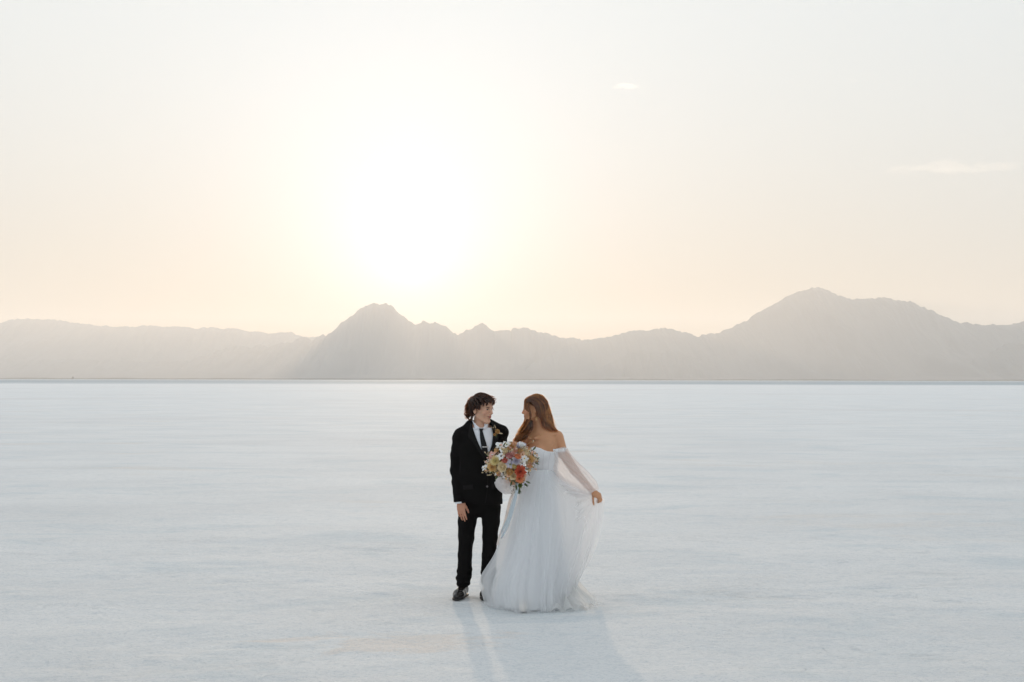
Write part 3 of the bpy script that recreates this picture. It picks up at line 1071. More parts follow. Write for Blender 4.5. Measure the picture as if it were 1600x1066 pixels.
# tie with its knot and clip
V_, F_ = drape(shirt_tree, [(748.2, 667.2), (748.6, 670.5), (749.6, 673.3)], [(755.8, 667.2), (755.2, 670.5), (753.9, 673.3)], YG, 0.012, 0.011, 7, 7, 0.006)
tie = mesh_obj('tie', V_, F_, tie_m, man)
V_, F_ = drape(shirt_tree, [(749.8, 672.8), (750.0, 684), (752.2, 698), (754.6, 715)], [(753.8, 672.8), (757.0, 684), (761.2, 698), (763.6, 715)], YG, 0.009, 0.005, 7, 16, 0.003)
mesh_obj('tie_blade', V_, F_, tie_m, tie)
V_, F_ = drape(shirt_tree, [(753.4, 697.7), (753.4, 699.3)], [(763.0, 697.7), (763.0, 699.3)], YG, 0.0145, 0.004, 8, 4, 0.0015)
mesh_obj('tie_clip', V_, F_, steel, tie)
for (a, b) in ((768.2, 689),):
    pass
# lapels, breast pocket, flap pockets and buttons
lap_l = ([(736.8, 657), (733.5, 668), (731.5, 684), (737.5, 689), (745, 702), (757, 719)], [(737.8, 658), (738.5, 668), (742.5, 681), (746.0, 690), (750.5, 699), (760.0, 716)])
lap_r = ([(766.0, 659), (768.8, 668), (770.6, 681), (769.4, 691), (767.6, 700), (760.6, 717)], [(767.5, 658), (774.5, 667), (779.5, 682), (777.5, 687), (772, 702), (762.5, 719)])
for l_, r_ in (lap_l, lap_r):
    V_, F_ = drape(body_tree, l_, r_, YG, 0.007, 0.005, 8, 22, 0.003)
    mesh_obj('lapel', V_, F_, lapel_m, jacket)
jt = bvh_of((jv, jf))
V_, F_ = drape(jt, [(772.0, 699.5), (772.2, 702.5)], [(783.0, 697.5), (783.2, 700.8)], YG, 0.004, 0.004, 8, 4, 0.001)
mesh_obj('breast_pocket', V_, F_, lapel_m, jacket)
for l_, r_ in (([(724.0, 758.5), (724.3, 765.5)], [(739.5, 757.0), (739.5, 764.5)]), ([(768.0, 757.0), (768.0, 764.5)], [(782.0, 758.0), (782.0, 765.5)])):
    V_, F_ = drape(jt, l_, r_, YG, 0.004, 0.005, 8, 5, 0.001)
    mesh_obj('pocket_flap', V_, F_, lapel_m, jacket)
V_, F_ = drape(jt, [(759.6, 716), (761.5, 740), (761.0, 765), (757.5, 786)], [(760.6, 716), (762.5, 740), (762.0, 765), (758.7, 786)], YG, 0.004, 0.004, 4, 20, 0.0005)
mesh_obj('front_edge', V_, F_, lapel_m, jacket)


def disc(center, normal, r, th, seg=14):
    n = Vector(normal).normalized()
    a = n.orthogonal().normalized()
    b = n.cross(a)
    V, c = [], Vector(center)
    rings = ((0.0, 0.0), (0.75, 0.0), (1.0, 0.35), (1.0, 1.0))
    for q, h in rings:
        for i in range(seg):
            t = 2 * math.pi * i / seg
            V.append(c + n * th * (1 - h) + (a * math.cos(t) + b * math.sin(t)) * r * max(q, 0.02))
    return V, grid_faces(seg, len(rings), True)


for bx, by in ((761.0, 741.0), (761.2, 760.3)):
    p = W(bx, by, YG)
    o_ = Vector((0, 0, CAM_H))
    dr = (p - o_).normalized()
    h_ = jt.ray_cast(o_ + dr * 10, dr)
    V_, F_ = disc(h_[0] - dr * 0.001, -dr, 0.0095, 0.005)
    mesh_obj('button', V_, F_, button_m if by < 750 else principled('button_shine', (0.12, 0.11, 0.11), 0.2), jacket)  # lower button: its shine is put into a paler base colour
# white shirt cuff
cw = []
c0, ax = Vector(G(718.0, 783.0, -0.107)), Vector((0.10, -0.06, -1.0)).normalized()
ca = ax.orthogonal().normalized()
cbv = ax.cross(ca)
for j, (dz, rr) in enumerate(((-0.03, 0.036), (0.0, 0.040), (0.018, 0.041), (0.0205, 0.039), (0.018, 0.036), (-0.03, 0.033))):
    for i in range(24):
        t = 2 * math.pi * i / 24
        cw.append(c0 + ax * dz + (ca * math.cos(t) + cbv * math.sin(t)) * rr)
mesh_obj('cuff', cw, grid_faces(24, 6, True), shirt_m, shirt)

# ---- trousers
td = Field((G(700, 900)[0], YG - 0.25, 0.03), (G(800, 900)[0], YG + 0.25, 0.95), 0.0042)
td.chain([G(750, 760), G(750, 776), G(749.5, 782)], [0.155, 0.165, 0.15], 0.02, FL)
td.chain([G(733.0, 793), G(730.0, 815), G(728.3, 840), G(726.5, 868, 0.01), G(725.8, 893, 0.02), G(724.2, 905, 0.02), G(723.8, 917.5, 0.02)],
         [0.092, 0.079, 0.067, 0.061, 0.063, 0.062, 0.050], 0.016)
td.chain([G(766.5, 793), G(767.0, 815), G(765.5, 840), G(764.0, 868, 0.01), G(763.5, 893, 0.02), G(763.2, 905, 0.02), G(763.2, 918, 0.02)],
         [0.090, 0.078, 0.066, 0.061, 0.063, 0.061, 0.050], 0.016)


def tfold(x, y, z):
    low = np.clip((0.30 - z) / 0.22, 0, 1)
    n = 0.0030 * fbm(x * 5, y * 5, z * 5, oct=3, seed=45)
    n = n + 0.0060 * low * np.sin(z * 105 + 40 * x + 2.5 * vnoise(x * 9, y * 9, z * 9, 7))
    n = n + 0.002 * np.sin(z * 40 - 30 * x) * np.clip(1 - np.abs(z - 0.52) / 0.12, 0, 1)
    return n


td.warp(tfold)
td.cut(lambda x, y, z: (0.088 + 0.25 * (y - YG) * -0.0) - z + 0.12 * (y - YG))
tv, tf = td.mesh()
mesh_obj('trousers', tv, tf, suit, man)


# ---- shoes
def shoe(px_heel, px_toe, y_heel, y_toe):
    h = Vector(W(px_heel, 931, y_heel))
    t = Vector(W(px_toe, 931, y_toe))
    h.z = t.z = 0.0
    d = (t - h).normalized()
    f = Field((min(h.x, t.x) - 0.09, t.y - 0.07, -0.02), (max(h.x, t.x) + 0.09, h.y + 0.07, 0.17), 0.003)
    L = (t - h).length
    P = lambda u, z: h + d * (u * L) + Vector((0, 0, z))
    f.chain([P(0.06, 0.045), P(0.22, 0.050), P(0.45, 0.040), P(0.70, 0.034), P(0.92, 0.026)], [0.033, 0.035, 0.041, 0.044, 0.030], 0.03)
    f.chain([P(0.12, 0.075), P(0.20, 0.115)], [0.036, 0.034], 0.03)
    f.chain([P(0.30, 0.072), P(0.55, 0.052)], [0.028, 0.022], 0.03)
    f.cone(P(0.84, 0.036), P(0.843, 0.060), 0.0030, 0.0030, 0.004, None, True)
    f.cut(lambda x, y, z: 0.014 - z)
    v, q = f.mesh()
    v = smooth_verts(v, q, 1, 0.4)
    o = mesh_obj('shoe', v, q, leather, man)
    # sole with a heel block, laces
    s = Field((min(h.x, t.x) - 0.09, t.y - 0.07, -0.02), (max(h.x, t.x) + 0.09, h.y + 0.07, 0.05), 0.003)
    s.chain([P(0.05, 0.012), P(0.30, 0.012), P(0.50, 0.012), P(0.72, 0.012), P(0.95, 0.013)], [0.037, 0.034, 0.041, 0.047, 0.034], 0.01)
    s.cut(lambda x, y, z: np.maximum(z - 0.017, 0.000 - z))
    u = lambda x, y: ((x - h.x) * d.x + (y - h.y) * d.y) / L
    s.cut(lambda x, y, z: np.where((u(x, y) > 0.28) & (u(x, y) < 0.52), 0.008 - z, -1))
    v, q = s.mesh()
    mesh_obj('sole', v, q, sole_m, o)
    side = Vector((-d.y, d.x, 0))
    for k in range(4):
        c = P(0.36 + 0.055 * k, 0.0)
        zt = 0.103 - 0.0085 * k
        pts = [c + side * w_ + Vector((0, 0, zt - 9.0 * w_ * w_)) for w_ in (-0.018, -0.009, 0, 0.009, 0.018)]
        V, Q = strand_mesh([resample([tuple(p) for p in pts], 9)], [0.0022], 5, 1.0)
        mesh_obj('lace', V, Q, sole_m, o)


shoe(726.5, 712.0, 12.49, 12.215)
shoe(762.0, 757.0, 12.50, 12.225)


# ---- hair: wavy locks combed out from the crown, a fringe and curls at the nape
def strands_from_head(c, A, sc, n, seed, flow, length, lift, curl, clump=0.5, k=12, keep=None):
    rng = np.random.RandomState(seed)
    E = np.array((0.0765, 0.0965, 0.0815))
    cen = np.array((0, -0.014, 0.040))
    out, rad, tint = [], [], []
    while len(out) < n:
        q = rng.normal(size=3)
        q /= np.linalg.norm(q)
        p = cen + q * E
        if keep is not None and not keep(p):
            continue
        Lh = length(p, rng)
        pts = [p]
        ph = rng.rand() * 6.28
        fr = 40 + 22 * rng.rand()
        amp = curl(p) * (0.6 + 0.8 * rng.rand())
        up = lift(p) * (0.35 + rng.rand())
        pos = p.copy()
        for s in range(1, k):
            nrm = (pos - cen) / E ** 2
            nrm /= np.linalg.norm(nrm)
            dv = flow(pos, p)
            dv = dv - max(-dv @ nrm, 0) * -nrm if (dv @ nrm) < 0 else dv
            dv /= np.linalg.norm(dv) + 1e-9
            pos = pos + dv * Lh / k
            # keep outside of the skull
            e = (pos - cen) / E
            m = np.linalg.norm(e)
            if m < 1.03:
                pos = cen + e / m * 1.03 * E
            f = s / (k - 1)
            side = np.cross(dv, nrm)
            wob = amp * f * (math.sin(ph + fr * Lh * f * 1.6) * side + 0.8 * math.cos(ph + fr * Lh * f * 1.6) * nrm)
            pts.append(pos + nrm * up * min(1, f * 2.2) + wob)
        out.append(pts)
        rad.append((0.0016 + 0.0018 * rng.rand()))
        tint.append(0.6 + 0.9 * rng.rand())
    P = np.array(out) * sc
    P = np.array(c) + P @ np.array(A).T
    return P, np.array(rad) * sc, np.array(tint)


def groom_flow(pos, root):
    x, y, z = pos
    crown = np.array((0.01, -0.055, 0.125))
    d = pos - crown
    d = d / (np.linalg.norm(d) + 1e-6)
    g = np.array((0.25 * np.sign(root[0]) , 0.0, -0.85))
    v = d * 0.9 + g * 0.75
    if root[1] > 0.02 and root[2] > 0.06:          # fringe falls forward and to the sides
        v = np.array((0.55 * np.sign(root[0] + 0.02), 0.75, -0.45 if pos[1] > 0.07 else 0.0))
    elif root[1] < -0.05 and z < -0.03:
        v = np.array((0.15 * np.sign(x), -0.75, -0.65))
    return v


def groom_len(p, rng):
    if p[1] < -0.05:
        return 0.060 + 0.04 * rng.rand()
    if p[2] < 0.05:
        return 0.022 + 0.02 * rng.rand()
    return 0.050 + 0.03 * rng.rand()


def groom_keep(p):
    if p[1] > 0.035:
        return False
    return p[2] > np.interp(p[1], [-0.12, -0.06, -0.02, 0.012, 0.03], [-0.035, -0.035, 0.03, 0.040, 0.05])


hp, hr, htint = strands_from_head(g_c, g_A, G_SC, 1000, 3, groom_flow, groom_len,
                                  lambda p: 0.013 if p[2] > 0.06 else 0.007, lambda p: 0.0045 if p[1] > 0.02 or p[1] < -0.05 else 0.003, keep=groom_keep, k=13)
# locks swept from the parting to the front, a few loose curls over the forehead and the flicks behind the neck
rng = np.random.RandomState(12)
extra = []


def lock(pts, n, spread, wave=0.004, k=13):
    base = resample([G(*p) for p in pts], k)
    for i in range(n):
        off = rng.normal(size=3) * spread
        t = np.linspace(0, 1, k)[:, None]
        ph = rng.rand() * 6.28
        w = wave * np.sin(ph + 9 * t) * rng.normal(size=3)[None] * t
        extra.append(base + off[None] * (0.35 + 0.65 * t) + w)


lock([(743, 616.5, -0.02), (751, 614.5, -0.05), (760, 617, -0.08), (767, 621.5, -0.09), (771, 626, -0.10), (771.0, 631, -0.11), (768.5, 632.5, -0.11)], 46, 0.006)
lock([(744, 617, 0.02), (753, 615, 0.02), (762, 618, 0.0), (769, 624, -0.03), (771.5, 629, -0.05), (769.5, 631.5, -0.05)], 40, 0.007)
lock([(742, 617, -0.05), (750, 617.5, -0.09), (757, 620.5, -0.12), (763, 623.5, -0.13), (766.5, 627, -0.13), (765.8, 630.5, -0.13)], 40, 0.005)
lock([(741, 618, -0.06), (749, 619, -0.10), (755, 623, -0.125), (760.0, 627.5, -0.135), (761.3, 631, -0.135), (759.4, 634.0, -0.135)], 44, 0.0042)
lock([(740, 619, -0.07), (746, 621, -0.11), (751, 625, -0.13), (755.0, 630, -0.135), (755.2, 634.5, -0.135)], 44, 0.0048)
lock([(739, 620, -0.075), (743, 624, -0.115), (747, 630, -0.125), (749.3, 635, -0.125), (748.6, 640.5, -0.118)], 54, 0.0050)
lock([(737, 621, -0.07), (740, 626, -0.11), (743, 632, -0.12), (745.2, 637.0, -0.118), (744.6, 640.0, -0.115)], 46, 0.0055)
lock([(735.5, 622, -0.05), (736.5, 629, -0.09), (738, 635, -0.10), (739.5, 639.5, -0.10)], 44, 0.006)
lock([(734, 624, -0.03), (733.5, 632, -0.07), (734.5, 641, -0.075), (737, 650, -0.065)], 44, 0.006)
lock([(733, 626, 0.01), (731, 634, -0.01), (731.5, 642, -0.01), (733.5, 649, -0.01)], 44, 0.006)
lock([(733, 640, 0.0), (731, 646, 0.0), (728.0, 649.5, 0.0), (726.0, 646.8, 0.0), (727.3, 644.8, 0.0)], 16, 0.0028)
lock([(735, 642, -0.02), (734, 650, -0.02), (731.2, 653, -0.02), (728.8, 651.0, -0.02), (729.2, 648.2, -0.02)], 24, 0.0030)
lock([(737, 644, -0.04), (737, 651, -0.04), (735.0, 655.2, -0.04), (731.8, 655.2, -0.04), (731.0, 652.4, -0.04)], 24, 0.0030)
lock([(738, 646, -0.05), (738, 652, -0.05), (737.2, 656.2, -0.05), (734.6, 657.4, -0.05)], 20, 0.0028)
allp = np.concatenate([hp, np.array(extra)])
allr = np.concatenate([hr, 0.0013 + 0.0012 * rng.rand(len(extra))])
allp = off_skull(allp, g_c, g_A, G_SC, 1.03)
v, q = strand_mesh(allp, allr, 3)
tint = np.concatenate([htint, 0.6 + 1.0 * rng.rand(len(extra))])
hc = np.array(g_hairc)[None] * np.repeat(tint, 13 * 3)[:, None] * np.array((1.15, 1.0, 0.9))
hair_g = hair_material('dark_hair', 0.45, 1.38)
hair_o = mesh_obj('hair', v, q, hair_g, man, attrs={'Col': hc})
# ------------------------------------------------------------------ the woman in the white gown
YB = 12.20


def B(px, py, dy=0.0):
    return np.array(W(px, py, YB + dy))


w_az = R(98)
w_fwd = (-math.sin(w_az), -math.cos(w_az), -0.05)
w_A = frame(w_fwd, (0.05, 0.0, 1))
w_c = B(836.2, 640.5, -0.02)
W_SC = 0.965
w_skin, w_lip = np.array((0.52, 0.262, 0.140)), (0.36, 0.10, 0.085)
w_hairc = (0.105, 0.036, 0.0105)
w_front = np.array((-math.sin(R(24)), -math.cos(R(24)), 0))
wl, wh = B(770, 960), B(960, 600)
fw = Field((wl[0], YB - 0.56, -0.01), (wh[0], YB + 0.32, 1.78), 0.0036)
FLW = (w_front, 0.68)
fw.chain([B(845, 690), B(847, 705), B(847, 722), B(848, 738), B(847, 758), B(846, 775)], [0.125, 0.128, 0.112, 0.104, 0.110, 0.10], 0.05, FLW)
for bx_, dy_ in ((820.5, -0.070), (842.5, -0.088)):
    fw.ell(B(bx_, 708, dy_), (0.062, 0.058, 0.060), None, 0.035)
fw.chain([B(815, 683, -0.01), B(845, 677.5, 0.02), B(871.5, 681.5, 0.01)], [0.045, 0.058, 0.045], 0.04)
fw.ell(B(853, 682, 0.03), (0.10, 0.06, 0.035), None, 0.05)
fw.chain([B(843.5, 680, 0.01), B(841.0, 655, 0.005)], [0.052, 0.047], 0.035)
fw.cone(B(829, 684.5, -0.092), B(812, 681.0, -0.055), 0.011, 0.010, 0.016)
fw.cone(B(836, 685.0, -0.092), B(867, 678.5, -0.050), 0.012, 0.010, 0.016)
fw.chain([B(839, 785), B(838, 860), B(835, 925)], [0.065, 0.045, 0.035], 0.03)
fw.chain([B(853, 785), B(852, 860), B(848, 925)], [0.065, 0.045, 0.035], 0.03)
w_arm_l = [B(872.0, 685, 0.0), B(878.0, 706, -0.02), B(897.5, 735, -0.06), B(925.5, 767.5, -0.14)]
w_arm_r = [B(814, 686, -0.01), B(792, 742, -0.10), B(798.5, 752.5, -0.27)]
fw.chain(w_arm_l, [0.050, 0.046, 0.038, 0.025], 0.010)
fw.chain(w_arm_r, [0.050, 0.039, 0.025], 0.03)
build_hand(fw, w_arm_l[3] + np.array((0.004, -0.004, -0.004)), (0.75, -0.25, -0.50), (0.35, -0.75, 0.70), (-0.35, -0.2, -0.9), 0.84,
           curl=(1.35, 1.40, 1.40, 1.40), spread=0.02, thumb=(0.80, 0.75), k=0.006)
build_hand(fw, w_arm_r[2], (0.62, -0.40, 0.02), (0.30, -0.75, -0.30), (0.0, -0.25, 1), 0.92, curl=(1.15, 1.2, 1.2, 1.2), spread=0.02, thumb=(0.6, 0.7), k=0.006)
fw.cone(B(864.5, 703, -0.105), B(868.5, 695, -0.075), 0.010, 0.004, 0.016, None, True)      # fold at the armpit
fw.cone(B(826, 686, -0.12), B(829, 681, -0.095), 0.010, 0.008, 0.02, None, True)
build_head(fw, w_c, w_A, W_SC, True)
wv, wf = fw.mesh()
wv = smooth_verts(wv, wf, 1, 0.4)
w_hl = lambda y, x: np.interp(y, [-0.12, -0.06, -0.025, 0.0, 0.02, 0.05, 0.075, 0.1], [-0.07, -0.06, -0.01, 0.025, 0.035, 0.062, 0.078, 0.085])
wc = np.tile(w_skin, (len(wv), 1))
wc *= 1 + 0.05 * fbm(wv[:, 0] * 28, wv[:, 1] * 28, wv[:, 2] * 28, oct=3, seed=12)[:, None]
wc = head_colors(wv, wc, w_c, w_A, W_SC, w_skin, w_lip, (0.10, 0.05, 0.025), w_hairc, w_hl, blush=(0.52, 0.22, 0.14))
skin_w = skin_material('skin_tanned')
lady = empty('person', (float(B(848, 937)[0]), YB, 0.0))
prop(lady, label='person in a white off-shoulder tulle gown with long wavy brown hair', cat='person')
mesh_obj('body', wv, wf, skin_w, lady, attrs={'Col': wc})
lady_tree = bvh_of((wv, wf))

# ---- long waves
rng = np.random.RandomState(40)
wlocks, wrad, wtint = [], [], []


def sheet(guides, n, spread, wave=0.004, k=20, bright=1.0, r=0.0019):
    """hair laid between neighbouring guide curves"""
    gs = [resample([B(*p) for p in g_], k) for g_ in guides]
    t = np.linspace(0, 1, k)[:, None]
    for i in range(n):
        u = rng.rand() * (len(gs) - 1)
        a = int(u)
        f = u - a
        base = gs[a] * (1 - f) + gs[min(a + 1, len(gs) - 1)] * f
        off = rng.normal(size=3) * spread
        ph = u * 1.6 + rng.rand() * 0.5
        wv_ = wave * 1.7 * t ** 1.3 * np.sin(ph + 13 * t ** 1.2) * np.array((0.9, 0.8, 0.35))[None]
        cut = 0.85 + 0.15 * rng.rand()
        cur = base + off[None] * (0.45 + 0.55 * t) + wv_
        cur = resample(cur[:max(4, int(k * cut))], k)
        wlocks.append(cur)
        wrad.append(r * (0.7 + 0.6 * rng.rand()))
        tone = max(0.25, 0.72 + 0.42 * math.sin(u * 14.0) + 0.9 * rng.rand() ** 3 - 0.25 * rng.rand())
        wtint.append(bright * tone)


# top and back of the head, falling behind the near shoulder
sheet([[(826, 621.5, -0.03), (836, 617.0, 0.00), (846, 619.3, 0.03), (853.5, 629, 0.05), (857.5, 642, 0.06), (863, 658, 0.06), (870.5, 671, 0.05), (876.5, 681, 0.03)],
       [(824, 623.0, -0.06), (834, 618.5, -0.05), (844, 621.5, -0.03), (851, 632, -0.01), (855.0, 645, 0.00), (860, 660, 0.01), (867, 672, 0.00), (875.0, 682, -0.015)],
       [(823, 625.0, -0.08), (832, 620.5, -0.09), (841, 624.5, -0.09), (847.5, 635, -0.08), (851.5, 648, -0.06), (856.5, 661, -0.04), (863, 670, -0.03), (871.0, 677.5, -0.04)],
       [(822.5, 627.5, -0.09), (830, 623.5, -0.105), (838, 628.0, -0.115), (843.5, 638, -0.11), (847, 650, -0.09), (851.5, 661, -0.065), (858, 669, -0.05), (866.0, 674.5, -0.045)],
       [(823.0, 630.0, -0.09), (829, 627.0, -0.11), (835.5, 632.5, -0.12), (840.0, 641.5, -0.115), (843, 651.5, -0.10), (846.5, 660, -0.075), (852, 666.5, -0.06), (859.0, 670.5, -0.05)]],
      900, 0.0055, 0.010)
sheet([[(830, 619.5, 0.00), (839, 617.5, 0.02), (847, 621.5, 0.035), (853, 631, 0.045), (856.5, 643, 0.05), (861.5, 658, 0.05), (868, 671, 0.04), (874, 682, 0.02)],
       [(829, 620.5, -0.04), (838, 618.5, -0.035), (846, 623.5, -0.02), (851.5, 633, -0.01), (854.5, 645, 0.0), (859.0, 659, 0.01), (865.5, 671, 0.0), (872.0, 681, -0.01)],
       [(828, 622.0, -0.075), (836.5, 620.5, -0.085), (843.5, 626, -0.08), (848.5, 635.5, -0.07), (851.5, 647, -0.055), (856, 660, -0.035), (862, 669.5, -0.03), (869.0, 677.5, -0.035)]],
      520, 0.0060, 0.008, k=18)
# the far side and the back, seen round the outline
sheet([[(826, 621.5, 0.03), (836, 617.2, 0.06), (846, 621, 0.09), (852, 632, 0.11), (855, 646, 0.11), (859, 662, 0.10), (866, 676, 0.09), (871, 688, 0.08)],
       [(828, 620.5, 0.0), (838, 617.0, 0.03), (848, 620.5, 0.06), (854.5, 631, 0.08), (858, 645, 0.09), (863, 660, 0.09), (869.5, 673, 0.08), (874, 686, 0.06)]],
      330, 0.006, 0.010)
sheet([[(835, 618, 0.08), (826, 624, 0.085), (820, 634, 0.085), (820, 648, 0.085), (818, 660, 0.06), (812, 674, 0.02), (805, 688, -0.03)],
       [(838, 618, 0.09), (832, 626, 0.10), (830, 640, 0.10), (828, 655, 0.09), (822, 668, 0.05), (813, 680, 0.00), (806, 692, -0.05)]],
      220, 0.006, 0.010)
# crown to forehead and the lock that frames the cheek
sheet([[(838, 617.8, -0.02), (829, 619.0, -0.035), (821.5, 623.5, -0.045), (819.0, 630, -0.05), (820.5, 636, -0.06), (823.5, 642, -0.075)],
       [(838, 618.5, -0.05), (830, 620.5, -0.07), (824.0, 625.5, -0.08), (822.3, 632, -0.085), (824.3, 640, -0.092), (827.0, 647, -0.095)]],
      150, 0.0035, 0.004)
sheet([[(836, 619, -0.05), (828.5, 622, -0.075), (823.8, 628, -0.085), (824.0, 636, -0.095), (826.8, 644, -0.105), (827.3, 652, -0.105), (824.8, 660, -0.10), (819.5, 670, -0.095), (811, 682, -0.10), (803.5, 692, -0.11)],
       [(836.5, 619.5, -0.06), (830.0, 623, -0.085), (826.5, 629, -0.10), (827.0, 637, -0.108), (829.3, 646, -0.112), (829.0, 654, -0.11), (825.8, 662, -0.105), (820.0, 672, -0.10), (812, 684, -0.105), (805.5, 694, -0.115)]],
      130, 0.0022, 0.005, 22)
# the waves in front of the far shoulder
sheet([[(823.0, 655, -0.03), (819.5, 663, -0.05), (814.0, 673, -0.07), (808, 682, -0.09), (801.0, 693, -0.11)],
       [(826.0, 656, -0.06), (823.5, 665, -0.08), (817.5, 675, -0.095), (811, 684, -0.11), (804.0, 696, -0.12)],
       [(829.5, 657, -0.075), (828.5, 666, -0.095), (823.5, 676, -0.11), (816.0, 685, -0.12), (808.0, 697, -0.13)],
       [(832.0, 658, -0.08), (832.5, 666, -0.10), (829.0, 675, -0.115), (821.5, 684, -0.125), (812.5, 696, -0.13)]],
      420, 0.0050, 0.012)
# loose hairs that stand off the outline
for i in range(110):
    g_ = [[(828, 620, 0.0), (838, 616.6, 0.02), (848, 619.5, 0.05), (855.0, 630, 0.06), (859, 644, 0.07), (864.5, 659, 0.07), (872, 672, 0.05), (878.5, 683, 0.03)],
          [(819.5, 661, -0.04), (816.0, 667, -0.05), (813.0, 673, -0.06), (809, 679, -0.07), (805.5, 685, -0.08), (802.5, 690, -0.09), (799.0, 695, -0.10)]][i % 4 == 3]
    p = resample([B(*q_) for q_ in g_], 20)
    a_ = rng.randint(0, 9)
    p = resample(p[a_:a_ + rng.randint(7, 12)], 20)
    t_ = np.linspace(0, 1, 20)[:, None]
    wlocks.append(p + rng.normal(size=3)[None] * 0.004 + rng.normal(size=3)[None] * 0.012 * t_ ** 2)
    wrad.append(0.0008)
    wtint.append(1.5)
LP = [off_skull(p, w_c, w_A, W_SC, 1.05 + 0.05 * rng.rand()) for p in wlocks]
groups = {}
V_all, F_all, C_all, off = [], [], [], 0
for kk in sorted({len(p) for p in LP}):
    idx = [i for i, p in enumerate(LP) if len(p) == kk]
    v, q = strand_mesh([LP[i] for i in idx], [wrad[i] for i in idx], 3, 0.5)
    tt = np.repeat(np.array([wtint[i] for i in idx]), kk * 3)
    along = np.tile(np.repeat(np.linspace(0, 1, kk), 3), len(idx))
    c = np.array(w_hairc)[None] * tt[:, None] * (1 + along[:, None] * np.array((0.75, 0.65, 0.5))[None])
    V_all.append(v)
    F_all.append(q + off)
    C_all.append(c)
    off += len(v)
hair_w = hair_material('brown_hair', 0.36)
mesh_obj('hair', np.concatenate(V_all), np.concatenate(F_all), hair_w, lady, attrs={'Col': np.clip(np.concatenate(C_all), 0, 1)})

# ---- earring and pendant
gold = principled('gold', (0.80, 0.58, 0.28), 0.22, metal=1.0)


def link_tube(pts, r, name, mat, parent, k=24, sides=6):
    v, q = strand_mesh([resample(pts, k)], [r], sides, 1.0)
    return mesh_obj(name, v, q, mat, parent)


e = B(838.0, 652.0, -0.115)
ring = [(e[0] + 0.0035 * math.sin(t), e[1], e[2] - 0.008 + 0.008 * math.cos(t)) for t in np.linspace(0, 2 * math.pi, 14)]
ear_o = link_tube(ring, 0.0011, 'earring', gold, lady, 24, 5)
dv, dq = disc((e[0], e[1] - 0.001, e[2] - 0.021), (0, -1, 0), 0.0040, 0.003, 10)
mesh_obj('drop', dv, dq, gold, ear_o)


def on_skin(px, py, lift):
    p = W(px, py, YB)
    o_ = Vector((0, 0, CAM_H))
    dr = (p - o_).normalized()
    h_ = lady_tree.ray_cast(o_ + dr * 10.5, dr)
    return np.array((h_[0] if h_[0] is not None else p) - dr * lift)


chain = [on_skin(a, b, 0.003) for a, b in ((829.5, 672), (829.5, 677), (830.5, 682), (832.3, 687.5), (835.0, 687.8), (840, 684), (846, 679.5), (850.5, 675))]
neck_o = link_tube(chain, 0.0009, 'necklace', gold, lady, 40, 5)
pc = on_skin(832.9, 690.3, 0.006)
pv_, pq_ = strand_mesh([resample([pc + np.array((0.004, 0, 0.013)), pc, pc + np.array((-0.004, 0, -0.013))], 9)], [0.0055], 8, 0.3)
mesh_obj('pendant', pv_, pq_, principled('pale_gold', (0.85, 0.74, 0.55), 0.2, metal=0.6), neck_o)
# ------------------------------------------------------------------ the gown
def cloth_material(name, color, alpha, trans=0.5, rough=0.8, weave=900, fold=None):
    m, t, out = new_mat(name)
    d = t.nodes.new('ShaderNodeBsdfDiffuse')
    d.inputs['Color'].default_value = (*color, 1)
    d.inputs['Roughness'].default_value = rough
    tr = t.nodes.new('ShaderNodeBsdfTranslucent')
    tr.inputs['Color'].default_value = (*color, 1)
    mx = t.nodes.new('ShaderNodeMixShader')
    mx.inputs[0].default_value = trans
    t.links.new(d.outputs[0], mx.inputs[1])
    t.links.new(tr.outputs[0], mx.inputs[2])
    last = mx
    if alpha < 1:
        tp = t.nodes.new('ShaderNodeBsdfTransparent')
        ms = t.nodes.new('ShaderNodeMixShader')
        ms.inputs[0].default_value = alpha
        t.links.new(tp.outputs[0], ms.inputs[1])
        t.links.new(mx.outputs[0], ms.inputs[2])
        last = ms
    t.links.new(last.outputs[0], out.inputs['Surface'])
    return m


satin = cloth_material('white_satin', (0.90, 0.91, 0.925), 1.0, 0.22)
tulle = cloth_material('white_tulle', (0.91, 0.915, 0.925), 0.40, 0.50)
chiffon = cloth_material('sheer_sleeve', (0.92, 0.905, 0.905), 0.62, 0.60)
lining = cloth_material('skirt_lining', (0.93, 0.94, 0.95), 0.92, 0.15)

dress = empty('gown', (float(B(848, 937)[0]), YB, 0.0))
dress.parent = lady
dress.matrix_parent_inverse = lady.matrix_world.inverted()

# ---- bodice: a shell over the torso, cut to a sweetheart neckline
bd = Field((B(805, 690)[0], YB - 0.30, B(800, 760)[2]), (B(885, 690)[0], YB + 0.25, B(800, 680)[2]), 0.004)
bd.chain([B(845, 690), B(847, 705), B(847, 722), B(848, 738), B(849, 752)], [0.131, 0.135, 0.119, 0.113, 0.125], 0.05, FLW)
for bx_, dy_ in ((820.5, -0.070), (842.5, -0.088)):
    bd.ell(B(bx_, 708.5, dy_), (0.068, 0.066, 0.066), None, 0.03)


def bodice_cut(x, y, z):
    a, b = px_of(np.stack([x, y, z], -1))
    top = np.interp(a, [804, 812, 820, 826, 831, 837, 844, 850, 856, 864, 878], [705, 699, 699, 702.5, 699.5, 697.2, 698.8, 701.8, 704.0, 704.8, 704.0])
    top = np.where(y > YB - 0.01, 706.0, top)
    return np.maximum(z - W_z(top), W_z(744.0) - z)


def W_z(row):
    return CAM_H - (np.asarray(row) - 593.0) * YB / F


